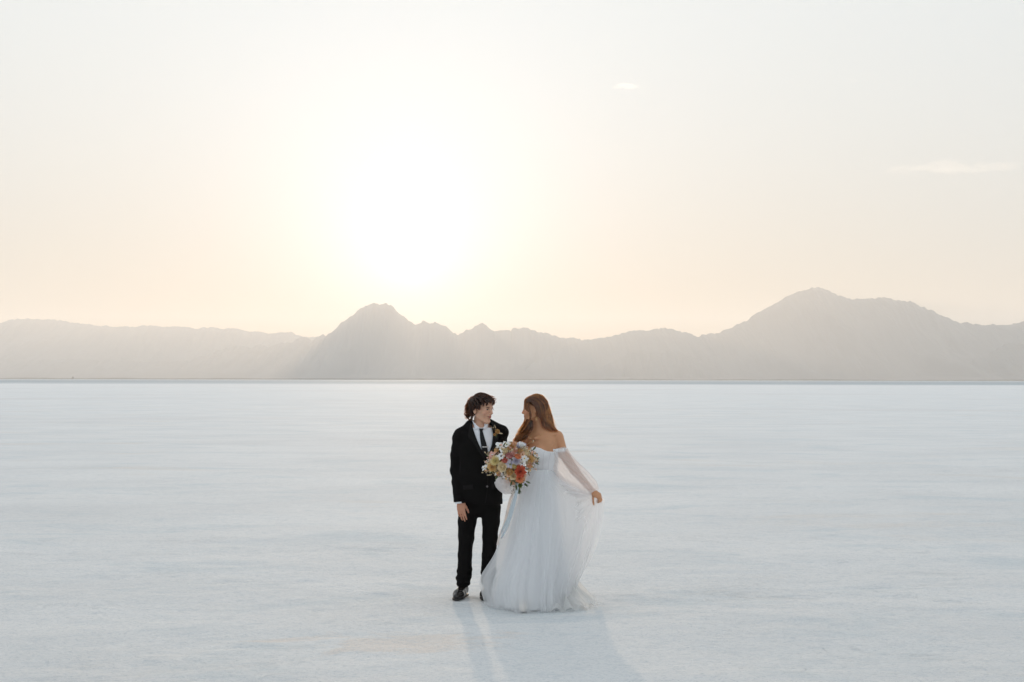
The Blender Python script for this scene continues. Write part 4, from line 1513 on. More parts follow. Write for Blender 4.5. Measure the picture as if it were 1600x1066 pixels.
bd.cut(bodice_cut)
dv, dq = bd.mesh()
dv = smooth_verts(dv, dq, 1, 0.4)
bod = mesh_obj('bodice', dv, dq, satin, dress)
bt = bvh_of((dv, dq))
seam_m = principled('satin_seam', (0.74, 0.74, 0.76), 0.5)
for pts in ([(816, 704), (821, 718), (828, 740)], [(827, 706), (830, 720), (834, 741)], [(838, 700), (839.5, 718), (842, 741)], [(850.5, 704), (848.5, 720), (848, 741)], [(861, 707), (857.5, 721), (856, 741)]):
    P = []
    for a, b in resample(pts, 12):
        p = W(a, b, YB)
        o_ = Vector((0, 0, CAM_H))
        dr = (p - o_).normalized()
        h_ = bt.ray_cast(o_ + dr * 10.5, dr)
        if h_[0] is not None:
            P.append(tuple(h_[0] - dr * 0.001))
    if len(P) > 3:
        v, q = strand_mesh([P], [0.0022], 6, 1.0)
        mesh_obj('boning', v, q, seam_m, bod)


# ---- skirts
ROWS = np.array([733, 738, 746, 756, 766, 776, 786, 800, 815, 830, 845, 860, 875, 888, 898, 908, 918, 927, 935.5], float)


def skirt(name, mat, left, right, depth_f, depth_b, folds_n, amp, seed, cy0=0.0, cy1=-0.05, nu=220, sub=3, pinch=0.0, hem=0.0, phase=0.0):
    """left, right: (row, pixel) pairs of the outline; depth_f/b: how far front and back reach, waist to hem"""
    rows = np.interp(np.linspace(0, len(ROWS) - 1, (len(ROWS) - 1) * sub + 1), np.arange(len(ROWS)), ROWS)
    rl = np.interp(rows, [p[0] for p in left], [p[1] for p in left])
    rr = np.interp(rows, [p[0] for p in right], [p[1] for p in right])
    k = np.array([1, 2, 3, 2, 1.0]) / 9
    rl = np.convolve(np.pad(rl, 2, mode='edge'), k, 'valid')
    rr = np.convolve(np.pad(rr, 2, mode='edge'), k, 'valid')
    rng = np.random.RandomState(seed)
    u = np.arange(nu) * 2 * math.pi / nu
    V = []
    f0, z0 = W_z(rows[0]), W_z(rows[-1])
    ph = rng.rand(6) * 6.28
    for j, row in enumerate(rows):
        z = W_z(row)
        f = np.clip((f0 - z) / (f0 - 0.0), 0, 1)
        xl, xr = W(rl[j], row, YB).x, W(rr[j], row, YB).x
        cxw = W(849 - 10 * f, row, YB).x
        cyw = YB + cy0 * (1 - f) + cy1 * f
        df = depth_f[0] * (1 - f) + depth_f[1] * f ** 0.9
        db = depth_b[0] * (1 - f) + depth_b[1] * f ** 0.9
        cu, su = np.cos(u), np.sin(u)
        X = cxw + np.where(cu > 0, (xr - cxw), (cxw - xl)) * np.sign(cu) * np.abs(cu) ** 0.92
        taper = np.where(cu > 0, 1 - pinch * np.clip(cu, 0, 1) ** 1.5 * np.clip((xr - cxw) / 0.5 - 0.25, 0, 1), 1)
        Y = cyw + np.where(su < 0, df, db) * su * taper
        # pleats that start at the waist and open towards the hem
        s = u * folds_n + phase
        pl = np.sin(s + ph[0] + 0.9 * np.sin(2 * u + ph[1]) + 0.5 * f * np.sin(3 * u + ph[2]))
        pl = pl + 0.55 * np.sin(1.73 * s + ph[3] + 1.4 * f) + 0.30 * np.sin(2.9 * s + ph[4] - f)
        pl = pl * (0.55 + 0.45 * np.sin(3 * u + ph[5])) + 0.9 * np.sin(7.3 * u + ph[2] + 1.8 * f) + 0.7 * np.sin(11.9 * u + ph[4] - 2.2 * f)
        a = amp * (0.10 + 0.90 * f ** 1.2) * np.clip(np.abs(su) * 1.4 + 0.12, 0, 1)
        nx, ny = cu * 0.8, su
        X = X + a * pl * nx * 0.6
        Y = Y + a * pl * ny
        zz = np.full(nu, z)
        if hem:
            zz = zz + hem * f ** 6 * (0.5 + 0.5 * np.sin(5 * u + ph[1]) * np.sin(2 * u + ph[2]))
        V.append(np.stack([X, Y, np.maximum(zz, 0.004)], -1))
    v = np.array(V).reshape(-1, 3)
    return mesh_obj(name, v, grid_faces(nu, len(rows), True), mat, dress)


skirt('underskirt', lining,
      [(733, 829), (746, 824), (766, 815), (786, 808), (815, 800), (845, 793), (875, 786), (908, 778), (936, 772)],
      [(733, 866), (746, 867), (766, 869), (786, 871), (815, 874), (845, 878), (875, 883), (908, 888), (936, 891)],
      (0.115, 0.46), (0.11, 0.36), 17, 0.026, 3)
skirt('petticoat', lining,
      [(733, 831), (746, 827), (766, 820), (786, 815), (815, 809), (845, 803), (875, 798), (908, 792), (936, 787)],
      [(733, 864), (746, 864), (766, 864), (786, 864), (815, 864), (845, 866), (875, 869), (908, 872), (936, 874)],
      (0.110, 0.38), (0.105, 0.30), 13, 0.022, 4)
skirt('tulle_skirt', tulle,
      [(733, 829), (746, 823), (766, 812), (786, 804), (815, 796), (845, 788), (875, 780), (908, 770), (936, 766)],
      [(733, 866), (746, 873), (756, 884), (766, 893), (776, 902), (786, 908), (800, 910), (815, 909), (845, 904), (875, 899), (900, 895), (936, 896)],
      (0.118, 0.50), (0.113, 0.39), 21, 0.034, 6, pinch=0.5, phase=0.3)
skirt('tulle_skirt', tulle,
      [(733, 828), (746, 820), (760, 806), (772, 799), (786, 795), (815, 789), (845, 781), (862, 776), (875, 770), (888, 762), (898, 757), (908, 756), (918, 757), (936, 764)],
      [(733, 867), (741, 874), (750, 889), (758, 906), (766, 922), (773, 936), (780, 942), (790, 942.5), (805, 940.5), (820, 937.5), (840, 931), (860, 924.5), (880, 916), (900, 906), (915, 898), (926, 897), (936, 902)],
      (0.125, 0.53), (0.12, 0.42), 23, 0.036, 5, pinch=0.62)
skirt('tulle_skirt', tulle,
      [(733, 828), (746, 821), (760, 809), (772, 802), (786, 797), (815, 790), (845, 780), (862, 773.5), (875, 766), (888, 756.5), (898, 750.5), (905, 748.5), (912, 749.5), (920, 752), (936, 757)],
      [(733, 866), (741, 872), (750, 886), (758, 903), (766, 919), (773, 932), (780, 939), (790, 940), (805, 938), (820, 934), (840, 927), (860, 919), (880, 909), (900, 899), (915, 894), (926, 902), (936, 904)],
      (0.12, 0.60), (0.115, 0.45), 29, 0.030, 8, pinch=0.66, phase=0.7)


# the side of the skirt that she lifts: a fan of tulle from her hand down to the hem, with folds that run out from the hand
Lc = resample([(866, 741, -0.10), (867, 770, -0.15), (869, 810, -0.22), (873, 860, -0.30), (879, 915, -0.38), (884, 934, -0.42)], 60)
Rc = resample([(926, 769, -0.16), (943, 779, -0.14), (943.5, 800, -0.12), (937, 835, -0.10), (924, 872, -0.10), (907, 903, -0.12), (901, 924, -0.14)], 60)
hand_px = np.array((933.0, 775.0))
V = []
for j in range(60):
    for i in range(70):
        f = i / 69
        px, py, dy = Lc[j] * (1 - f) + Rc[j] * f
        py += 6.0 * math.sin(math.pi * f) * (1 - j / 59) ** 2        # the upper edge sags
        phi = math.atan2(py - hand_px[1], hand_px[0] - px)
        rad_ = min(1.0, math.hypot(px - hand_px[0], py - hand_px[1]) / 90.0)
        wob = 0.030 * math.sin(19 * phi + 1.2 * math.sin(3 * phi)) + 0.020 * math.sin(33 * phi + 2.0) + 0.035 * math.sin(7 * phi)
        p = B(px, py, dy - 0.05 * math.sin(math.pi * f) + wob * rad_ * (0.25 + 0.75 * math.sin(math.pi * min(1, f * 1.1))))
        p[2] = max(p[2], 0.006)
        V.append(p)
mesh_obj('skirt_panel', V, grid_faces(70, 60), cloth_material('lifted_tulle', (0.94, 0.94, 0.945), 0.62, 0.55), dress)

# ---- sleeves gathered to the wrist
def sleeve(name, path, top, bot, deep, seed, k=46, nu=64, pleats=9, amp=0.10):
    """path: (px, py, dy); top and bot: cloth above and below the arm in metres; deep: half depth"""
    c = resample([B(*p) for p in path], k)
    tt = np.linspace(0, 1, len(top))
    t = np.linspace(0, 1, k)
    tp, bo, de = (np.interp(t, np.linspace(0, 1, len(q)), q) for q in (top, bot, deep))
    d = np.gradient(c, axis=0)
    d /= np.linalg.norm(d, axis=1, keepdims=True)
    V = []
    rng = np.random.RandomState(seed)
    ph = rng.rand(5) * 6.28
    u = np.arange(nu) * 2 * math.pi / nu
    for j in range(k):
        yv = np.array((0, 1.0, 0))
        yv = yv - (yv @ d[j]) * d[j]
        yv /= np.linalg.norm(yv)
        upv = np.cross(yv, d[j])
        if upv[2] < 0:
            upv = -upv
        cu, su = np.cos(u), np.sin(u)
        r = 1 + amp * math.sin(math.pi * min(1, t[j] * 1.15)) ** 0.5 * (np.sin(pleats * u + ph[0] + 1.2 * t[j]) + 0.6 * np.sin(1.7 * pleats * u + ph[1] + 3 * t[j]) + 0.5 * np.sin(3 * u + ph[2] + 5 * t[j]))
        up = np.where(su > 0, tp[j], bo[j]) * su * r
        dp = de[j] * cu * r
        V.append(c[j] + up[:, None] * upv + dp[:, None] * yv)
    return mesh_obj(name, np.array(V).reshape(-1, 3), grid_faces(nu, k, True), chiffon, dress)


sleeve('sleeve', [(869.8, 702.5, -0.015), (872.0, 708, -0.02), (881, 720, -0.03), (895, 734.5, -0.05), (909, 748, -0.09), (920, 760.5, -0.125), (927.0, 767.5, -0.14), (928.6, 769.6, -0.145)],
       [0.083, 0.084, 0.080, 0.076, 0.076, 0.076, 0.057, 0.033], [0.083, 0.088, 0.120, 0.150, 0.160, 0.130, 0.060, 0.033], [0.072, 0.085, 0.10, 0.11, 0.11, 0.10, 0.06, 0.032], 31)
sleeve('sleeve', [(815.0, 702.5, -0.01), (804, 722, -0.05), (794, 740, -0.09), (790, 750, -0.12), (794.0, 755, -0.20), (797.0, 754, -0.26), (798.5, 753.2, -0.27)],
       [0.066, 0.085, 0.090, 0.075, 0.050, 0.040, 0.030], [0.066, 0.085, 0.080, 0.085, 0.085, 0.050, 0.030], [0.064, 0.08, 0.09, 0.09, 0.07, 0.05, 0.030], 33)


def band(name, path, r, flat, mat, k=80):
    """a soft folded ring of cloth"""
    c = resample(path, k)
    V, s = [], 12
    d = np.gradient(c, axis=0)
    d /= np.linalg.norm(d, axis=1, keepdims=True)
    for j in range(k):
        outv = np.cross(d[j], (0, 0, 1.0))
        outv /= np.linalg.norm(outv) + 1e-9
        for i in range(s):
            a = 2 * math.pi * i / s
            rr = r * (1 + 0.12 * math.sin(j * 0.9 + i * 1.3))
            V.append(c[j] + outv * rr * flat * math.cos(a) + np.array((0, 0, 1.0)) * rr * math.sin(a))
    return mesh_obj(name, np.array(V).reshape(-1, 3), grid_faces(s, k, True), mat, dress)


for cx_, cy_, dy_, tl_, rx_ in ((869.6, 703.6, -0.018, -0.009, 0.084), (813.5, 703.5, -0.02, 0.010, 0.066)):
    c = B(cx_, cy_, dy_)
    ringp = [(c[0] + rx_ * math.cos(t), c[1] + 0.075 * math.sin(t), c[2] - tl_ * math.cos(t) + 0.003 * math.sin(2 * t)) for t in np.linspace(0, 2 * math.pi, 24)]
    band('sleeve_band', ringp, 0.015, 0.30, satin)
# the rolled edge of the neckline
P = []
for a in np.arange(815, 868.1, 1.5):
    b = np.interp(a, [804, 812, 820, 826, 831, 837, 844, 850, 856, 864, 878], [705, 699, 699, 702.5, 699.5, 697.2, 698.8, 701.8, 704.0, 704.8, 704.0]) + 1.0
    p = W(a, b, YB)
    o_ = Vector((0, 0, CAM_H))
    dr = (p - o_).normalized()
    h_ = bt.ray_cast(o_ + dr * 10.5, dr)
    if h_[0] is not None and h_[0].y < YB:
        P.append(tuple(h_[0] - dr * 0.001))
band('neckline_edge', P, 0.008, 0.5, satin, 70)

# ---- the train: ruffled tulle lying on the salt at the right of the hem
nu_, nv_ = 90, 16
V = []
for j in range(nv_):
    f = j / (nv_ - 1)
    for i in range(nu_):
        g = i / (nu_ - 1)
        a = R(-118) + R(132) * g
        rr = 0.24 + 0.32 * f + 0.035 * math.sin(11 * g * math.pi + 2 * f) * f + 0.02 * math.sin(23 * g * math.pi + 1)
        c = B(868, 937, -0.12)
        hgt = 0.17 * (1 - f) ** 1.3 * (0.5 + 0.7 * g) + 0.030 * (1 - f) * math.sin(17 * g * math.pi + 3 * f) + 0.022 * f * (1 + math.sin(13 * g * math.pi))
        V.append((c[0] + rr * math.cos(a) * 0.62, c[1] + rr * math.sin(a) * 0.92, max(0.006, hgt)))
mesh_obj('train', V, grid_faces(nu_, nv_), cloth_material('train_tulle', (0.84, 0.835, 0.82), 0.62, 0.5), dress)

# ---- the tip of a shoe under the hem
tip = Field((B(808, 940)[0], YB - 0.80, -0.005), (B(832, 940)[0], YB - 0.25, 0.09), 0.004)
t0 = np.array((B(817, 940)[0], YB - 0.60, 0.0))
tip.chain([t0 + (0.0, 0.16, 0.045), t0 + (0, 0.06, 0.030), t0 + (0.0, 0.0, 0.018)], [0.034, 0.032, 0.016], 0.02)
tip.cut(lambda x, y, z: 0.004 - z)
tv_, tq_ = tip.mesh()
mesh_obj('shoe', tv_, tq_, principled('ivory_shoe', (0.74, 0.68, 0.62), 0.4), lady)
# ------------------------------------------------------------------ the bouquet and the buttonhole
def petal_mat(name, color, tip=None, trans=0.35):
    m, t, out = new_mat(name)
    b = t.nodes.new('ShaderNodeBsdfPrincipled')
    b.inputs['Roughness'].default_value = 0.65
    b.inputs['Specular IOR Level'].default_value = 0.2
    tc = t.nodes.new('ShaderNodeTexCoord')
    n = N(t, 'ShaderNodeTexNoise')
    n.inputs['Scale'].default_value = 70
    t.links.new(tc.outputs['Object'], n.inputs['Vector'])
    mx = N(t, 'ShaderNodeMix', data_type='RGBA')
    mx.inputs['A'].default_value = (*color, 1)
    mx.inputs['B'].default_value = (*(tip or tuple(min(1, c * 1.25 + 0.02) for c in color)), 1)
    t.links.new(n.outputs['Fac'], mx.inputs['Factor'])
    t.links.new(mx.outputs['Result'], b.inputs['Base Color'])
    tr = t.nodes.new('ShaderNodeBsdfTranslucent')
    t.links.new(mx.outputs['Result'], tr.inputs['Color'])
    ms = t.nodes.new('ShaderNodeMixShader')
    ms.inputs[0].default_value = trans
    t.links.new(b.outputs[0], ms.inputs[1])
    t.links.new(tr.outputs[0], ms.inputs[2])
    t.links.new(ms.outputs[0], out.inputs['Surface'])
    return m


PM = {k: petal_mat('petal_' + k, *v) for k, v in dict(
    white=((0.82, 0.82, 0.80),), cream=((0.80, 0.66, 0.42), (0.86, 0.76, 0.55)), peach=((0.82, 0.50, 0.32), (0.86, 0.62, 0.46)), tan=((0.62, 0.36, 0.13), (0.74, 0.48, 0.22)),
    pink=((0.80, 0.46, 0.40), (0.86, 0.60, 0.54)), mauve=((0.58, 0.24, 0.24), (0.68, 0.36, 0.34)), coral=((0.70, 0.19, 0.14), (0.80, 0.34, 0.26)), yellow=((0.76, 0.64, 0.27), (0.82, 0.74, 0.46)),
    gold=((0.74, 0.47, 0.17), (0.80, 0.60, 0.32)), lilac=((0.64, 0.61, 0.70), (0.74, 0.72, 0.79)), orange=((0.78, 0.27, 0.12), (0.82, 0.42, 0.24)), red=((0.56, 0.085, 0.045), (0.72, 0.20, 0.11)),
    green=((0.16, 0.20, 0.07), (0.26, 0.30, 0.12)), straw=((0.66, 0.54, 0.36), (0.74, 0.64, 0.46))).items()}
CM = {'yellow': principled('stamen_yellow', (0.62, 0.42, 0.05), 0.8), 'dark': principled('stamen_dark', (0.05, 0.02, 0.015), 0.8),
      'green': principled('stamen_green', (0.22, 0.26, 0.06), 0.8), 'brown': principled('stamen_brown', (0.25, 0.10, 0.03), 0.8)}
leaf_m = petal_mat('leaf_green', (0.055, 0.085, 0.035), (0.10, 0.13, 0.06), 0.25)
stem_m = principled('stem_green', (0.09, 0.12, 0.05), 0.6)
twig_m = principled('twig_brown', (0.16, 0.10, 0.05), 0.7)


def add_petal(V, Fc, a, r0, L, w, tilt, curl, rng, pw=0.75, nu=5, nv=6, z0=0.0, tipcut=0.0):
    """one cupped petal that leaves the flower's centre at azimuth a; tilt: 0 lies flat, 1.5 stands up"""
    o = len(V)
    ca, sa = math.cos(a), math.sin(a)
    jit = 1 + 0.12 * rng.randn()
    rad, hgt, ang = r0, z0, tilt
    for j in range(nv):
        v = j / (nv - 1)
        hw = w * max(0.03, math.sin(math.pi * (0.10 + 0.80 * v)) ** pw) * (1.0 if v < 0.9 else 0.72)
        for i in range(nu):
            u = -1 + 2 * i / (nu - 1)
            cup = 0.28 * w * u * u
            rr = rad - cup * math.sin(ang) * 1.0
            zz = hgt + cup * math.cos(ang)
            t = hw * u
            if v > 0.9:
                rr -= tipcut * abs(u) * L
            V.append((rr * ca - t * sa, rr * sa + t * ca, zz + 0.02 * L * rng.randn()))
        rad += math.cos(ang) * L * jit / (nv - 1)
        hgt += math.sin(ang) * L * jit / (nv - 1)
        ang += curl / (nv - 1)
    Fc.extend((o + q).tolist() for q in grid_faces(nu, nv))


def dome(r, h, seg=10, rings=4, rng=None):
    V = []
    for j in range(rings):
        f = j / (rings - 1) * math.pi / 2
        for i in range(seg):
            t = 2 * math.pi * i / seg
            q = 1 + (0.12 * rng.randn() if rng is not None else 0)
            V.append((r * math.cos(f) * math.cos(t) * q, r * math.cos(f) * math.sin(t) * q, h * math.sin(f) * q))
    return V, grid_faces(seg, rings, True)


def blossom(kind, R_, rng):
    """petals and centre of one flower of radius R_, looking along +Z"""
    V, Fc = [], []
    c = None
    if kind == 'dahlia':
        for k, (n, rr, tl, ln) in enumerate(((15, 0.30, 0.10, 0.72), (14, 0.26, 0.35, 0.64), (12, 0.20, 0.62, 0.52), (9, 0.14, 0.90, 0.40), (7, 0.07, 1.2, 0.30))):
            for i in range(n):
                add_petal(V, Fc, 2 * math.pi * (i + 0.5 * (k % 2)) / n + 0.06 * rng.randn(), rr * R_, ln * R_, 0.165 * R_, tl, 0.35, rng, 0.8, z0=0.07 * k * R_)
        c = dome(0.17 * R_, 0.26 * R_, 9, 4, rng)
        c = ([(x, y, z + 0.20 * R_) for x, y, z in c[0]], c[1])
    elif kind == 'rose':
        for k, (n, rr, tl, ln) in enumerate(((6, 0.28, 0.25, 0.80), (5, 0.22, 0.60, 0.72), (5, 0.16, 0.95, 0.62), (4, 0.10, 1.2, 0.55), (3, 0.05, 1.4, 0.48))):
            for i in range(n):
                add_petal(V, Fc, 2 * math.pi * (i + 0.4 * k) / n + 0.12 * rng.randn(), rr * R_, ln * R_, (0.46 - 0.06 * k) * R_, tl, 0.55, rng, 0.5)
    elif kind == 'ranunculus':
        for k in range(6):
            n = 8 - k // 2
            for i in range(n):
                add_petal(V, Fc, 2 * math.pi * (i + 0.37 * k) / n + 0.08 * rng.randn(), (0.5 - 0.07 * k) * R_, 0.50 * R_, (0.34 - 0.03 * k) * R_, 0.35 + 0.20 * k, 1.0, rng, 0.5)
        c = dome(0.16 * R_, 0.22 * R_, 8, 3, rng)
        c = ([(x, y, z + 0.16 * R_) for x, y, z in c[0]], c[1])
    elif kind == 'cosmos':
        for i in range(8):
            add_petal(V, Fc, 2 * math.pi * i / 8 + 0.1 * rng.randn(), 0.12 * R_, 0.86 * R_, 0.30 * R_, 0.22 + 0.12 * rng.randn(), -0.35, rng, 0.55, tipcut=0.08)
        c = dome(0.20 * R_, 0.16 * R_, 9, 4, rng)
    elif kind == 'orchid':
        for i, (a, ln, w) in enumerate(((0.3, 1.0, 0.42), (1.55, 0.9, 0.30), (2.8, 1.0, 0.42), (4.0, 0.85, 0.30), (5.4, 0.85, 0.30))):
            add_petal(V, Fc, a + 0.08 * rng.randn(), 0.06 * R_, ln * R_, w * R_, 0.25, -0.3, rng, 0.5)
        c = dome(0.16 * R_, 0.24 * R_, 8, 4, rng)
    return V, Fc, c


def orient(V, loc, normal, spin=0.0):
    q = Vector(normal).normalized().to_track_quat('Z', 'Y').to_matrix() @ Matrix.Rotation(spin, 3, 'Z')
    return [Vector(loc) + q @ Vector(v) for v in V]


YQ = 11.80
q_c = np.array(W(799.0, 726.0, YQ))
q_R = 0.235
bouquet = empty('bouquet', (q_c[0] + 0.05, YQ, float(W(808, 757, YQ).z)))
prop(bouquet, label='loose wedding bouquet of orange, peach, yellow, lilac and white flowers held before the gown', cat='bouquet')
rng = np.random.RandomState(77)


def dome_point(px, py, extra=0.0):
    p = np.array(W(px, py, YQ))
    d = p - q_c
    rr = min(1.0, math.hypot(d[0], d[2]) / q_R)
    h = 0.135 * math.sqrt(max(0.0, 1 - rr * rr)) + extra
    p = np.array(W(px, py, YQ - h))
    n = np.array((d[0] / q_R * 0.85, -0.75 - 0.4 * (1 - rr), d[2] / q_R * 0.85 + 0.22))
    return p, n


FLW_LIST = [  # kind, px, py, radius in px, petals, centre, push
    ('orchid', 781.0, 695.5, 7.0, 'white', 'green', 0.0), ('orchid', 791.5, 693.8, 6.5, 'white', 'green', 0.0), ('orchid', 784.5, 702.0, 5.5, 'white', 'green', 0.01),
    ('rose', 775.5, 704.5, 4.6, 'tan', None, 0.0), ('rose', 798.5, 698.5, 6.2, 'tan', None, -0.01), ('ranunculus', 803.0, 693.5, 5.0, 'peach', None, -0.01),
    ('rose', 813.8, 697.0, 7.6, 'lilac', None, -0.02), ('rose', 815.5, 696.0, 6.0, 'white', None, 0.0), ('ranunculus', 789.5, 704.5, 5.6, 'cream', None, 0.01), ('ranunculus', 805.5, 703.0, 5.0, 'pink', None, 0.0),
    ('cosmos', 782.5, 712.0, 6.8, 'white', 'dark', 0.015), ('cosmos', 768.5, 710.5, 5.6, 'pink', 'brown', 0.0), ('cosmos', 765.0, 715.5, 4.2, 'pink', 'brown', 0.0),
    ('dahlia', 773.2, 719.8, 8.2, 'yellow', 'green', 0.015), ('dahlia', 768.8, 730.0, 7.6, 'gold', 'brown', 0.01), ('orchid', 757.0, 730.5, 5.6, 'white', 'yellow', 0.0),
    ('ranunculus', 796.0, 712.0, 7.0, 'mauve', None, 0.02), ('ranunculus', 788.5, 719.5, 5.6, 'coral', None, 0.025), ('ranunculus', 801.5, 709.5, 4.6, 'pink', None, 0.01),
    ('ranunculus', 809.0, 713.2, 6.2, 'orange', 'brown', 0.03), ('rose', 784.8, 729.8, 8.4, 'cream', None, 0.025), ('cosmos', 797.5, 725.5, 7.2, 'lilac', 'green', 0.02),
    ('rose', 806.5, 720.5, 6.4, 'lilac', None, 0.02), ('rose', 823.0, 708.5, 7.6, 'cream', None, -0.01), ('dahlia', 829.5, 716.5, 7.4, 'gold', 'brown', 0.0), ('cosmos', 820.0, 716.5, 5.4, 'white', 'yellow', 0.02),
    ('cosmos', 815.5, 723.5, 5.6, 'white', 'dark', 0.02), ('rose', 826.5, 726.5, 6.4, 'peach', None, 0.0), ('ranunculus', 805.0, 728.0, 5.6, 'yellow', None, 0.025),
    ('dahlia', 813.0, 737.0, 9.6, 'red', 'dark', 0.045), ('dahlia', 811.8, 748.5, 6.6, 'orange', 'brown', 0.04), ('ranunculus', 796.5, 737.0, 6.0, 'gold', None, 0.02), ('cosmos', 791.0, 739.0, 4.8, 'straw', 'brown', 0.01),
    ('rose', 801.8, 744.5, 6.2, 'cream', None, 0.02), ('cosmos', 795.0, 742.5, 4.6, 'peach', 'brown', 0.02), ('orchid', 836.5, 709.5, 4.6, 'white', 'green', 0.0), ('orchid', 841.0, 715.0, 3.8, 'white', 'green', 0.0),
    ('rose', 776.5, 736.5, 4.8, 'straw', None, 0.0), ('cosmos', 763.5, 722.5, 4.6, 'cream', 'brown', 0.0), ('ranunculus', 779.0, 741.0, 3.8, 'peach', None, 0.0), ('rose', 818.5, 702.5, 6.0, 'straw', None, 0.0), ('ranunculus', 812.5, 704.5, 4.8, 'tan', None, 0.01), ('cosmos', 816.5, 710.0, 5.0, 'peach', 'brown', 0.015), ('rose', 811.0, 729.5, 4.6, 'pink', None, 0.02), ('ranunculus', 821.5, 722.0, 4.6, 'straw', None, 0.015),
    ('orchid', 820.0, 757.0, 4.6, 'lilac', 'green', 0.01), ('rose', 812.8, 758.8, 3.8, 'green', None, 0.01)]
handle = np.array(W(809, 757, YQ + 0.04))
stemsV, stemsR = [], []
for kind, px, py, r, colr, cen, push in FLW_LIST:
    p, n = dome_point(px, py, push)
    R_ = r * YQ / F * 1.08
    V, Fc, c = blossom(kind, R_, rng)
    n = n + 0.22 * rng.randn(3)
    sp = rng.rand() * 6.28
    base = p - Vector(n).normalized() * R_ * 0.25
    o = mesh_obj({'orchid': 'white_blossom' if colr == 'white' else 'blossom'}.get(kind, kind), orient(V, base, n, sp), Fc, PM[colr], bouquet)
    if c is not None and cen is not None:
        mesh_obj('flower_centre', orient(c[0], base + np.array(Vector(n).normalized()) * 0.05 * R_, n, sp), c[1], CM[cen], o)
    stemsV.append(resample([tuple(base), tuple(base * 0.55 + (handle + (0, 0.02, 0)) * 0.45 + 0.01 * rng.randn(3)), tuple(handle + 0.008 * rng.randn(3)), tuple(handle + np.array((0.02 * rng.randn(), 0.02 + 0.01 * rng.randn(), -0.065 - 0.02 * rng.rand())))], 14))
    stemsR.append(0.0018)
v, q = strand_mesh(stemsV, stemsR, 5, 1.0)
mesh_obj('stems', v, q, stem_m, bouquet)


def leaf(p, d, up, L, w, mat, parent, name='leaf', bend=0.5):
    d = Vector(d).normalized()
    s = d.cross(Vector(up)).normalized()
    n = s.cross(d)
    V = []
    for j in range(7):
        v = j / 6
        for u in (-1, 0, 1):
            V.append(Vector(p) + d * (L * v) + s * (u * w * math.sin(math.pi * min(1, 0.06 + 0.92 * v)) ** 0.8) + n * (-(bend * L * v * v) * 0.4 + (0.12 * w if u else 0)))
    return mesh_obj(name, V, grid_faces(3, 7), mat, parent)


for px, py, ang, L in ((786, 699, 1.2, .04), (834, 723, -0.2, .045), (836, 719, 0.5, .04), (832, 704, 0.8, .045), (772, 736, 3.5, .04), (779, 743, 4.0, .045),
                       (800, 752, 4.4, .05), (806, 757, 4.9, .05), (818, 754, 5.5, .06), (822, 752, 5.8, .05), (765, 713, 2.7, .04), (792, 733, 4.5, .04),
                       (799, 718, 1.5, .04), (811, 729, 0.3, .045), (779, 724, 3.2, .04), (790, 700, 0.6, .04)):
    p, n = dome_point(px, py, -0.012)
    leaf(p, (math.cos(ang), -0.35 + 0.2 * rng.randn(), math.sin(ang)), n, L * (0.8 + 0.4 * rng.rand()), L * 0.15, leaf_m, bouquet)

# the filling between the big heads: small leaves and small five-petalled flowers
QX = [757, 762, 770, 778, 788, 800, 812, 822, 832, 840]
QT = [726, 712, 707, 696, 692, 690, 692, 698, 705, 712]
QB = [734, 738, 741, 744, 748, 752, 757, 745, 731, 722]


def scatter(n, inset):
    while n:
        px = rng.uniform(758, 840)
        t_, b_ = np.interp(px, QX, QT), np.interp(px, QX, QB)
        yield px, rng.uniform(t_ + inset, b_ - inset)
        n -= 1


V, Fc = [], []
for px, py in scatter(430, 1.0):
    p, n = dome_point(px, py, -0.022 - 0.04 * rng.rand())
    L = 0.020 + 0.022 * rng.rand()
    d = Vector((rng.randn(), -0.6, rng.randn())).normalized()
    s_ = d.cross(Vector((0, -1, 0.3)) + Vector(0.5 * rng.randn(3))).normalized()
    o = len(V)
    for j in range(4):
        v_ = j / 3
        for u in (-1, 1):
            V.append(Vector(p) + d * L * v_ + s_ * u * L * 0.2 * math.sin(math.pi * (0.12 + 0.82 * v_)))
    Fc.extend([[o + w_ for w_ in f_] for f_ in grid_faces(2, 4)])
fl = mesh_obj('filler_leaves', V, Fc, petal_mat('filler_leaf', (0.11, 0.095, 0.045), (0.26, 0.20, 0.11), 0.3), bouquet)
prop(fl, kind='stuff')
for colr, cnt in (('peach', 34), ('straw', 40), ('white', 26), ('pink', 26), ('tan', 26), ('gold', 16), ('lilac', 16)):
    V, Fc = [], []
    for px, py in scatter(cnt, 0.5):
        p, n = dome_point(px, py, -0.010 + 0.022 * rng.rand())
        r_ = (1.3 + 1.5 * rng.rand()) * YQ / F
        add, fb = [], []
        for k in range(5):
            add_petal(add, fb, k * 1.2566 + 0.2 * rng.randn(), 0.08 * r_, 0.9 * r_, 0.40 * r_, 0.4 + 0.4 * rng.rand(), -0.2, rng, 0.6, 3, 4)
        o = len(V)
        V.extend(orient(add, p, n + 0.5 * rng.randn(3), rng.rand() * 6))
        Fc.extend([[o + w_ for w_ in f_] for f_ in fb])
    fl = mesh_obj('filler_blossoms', V, Fc, PM[colr], bouquet)
    prop(fl, kind='stuff')


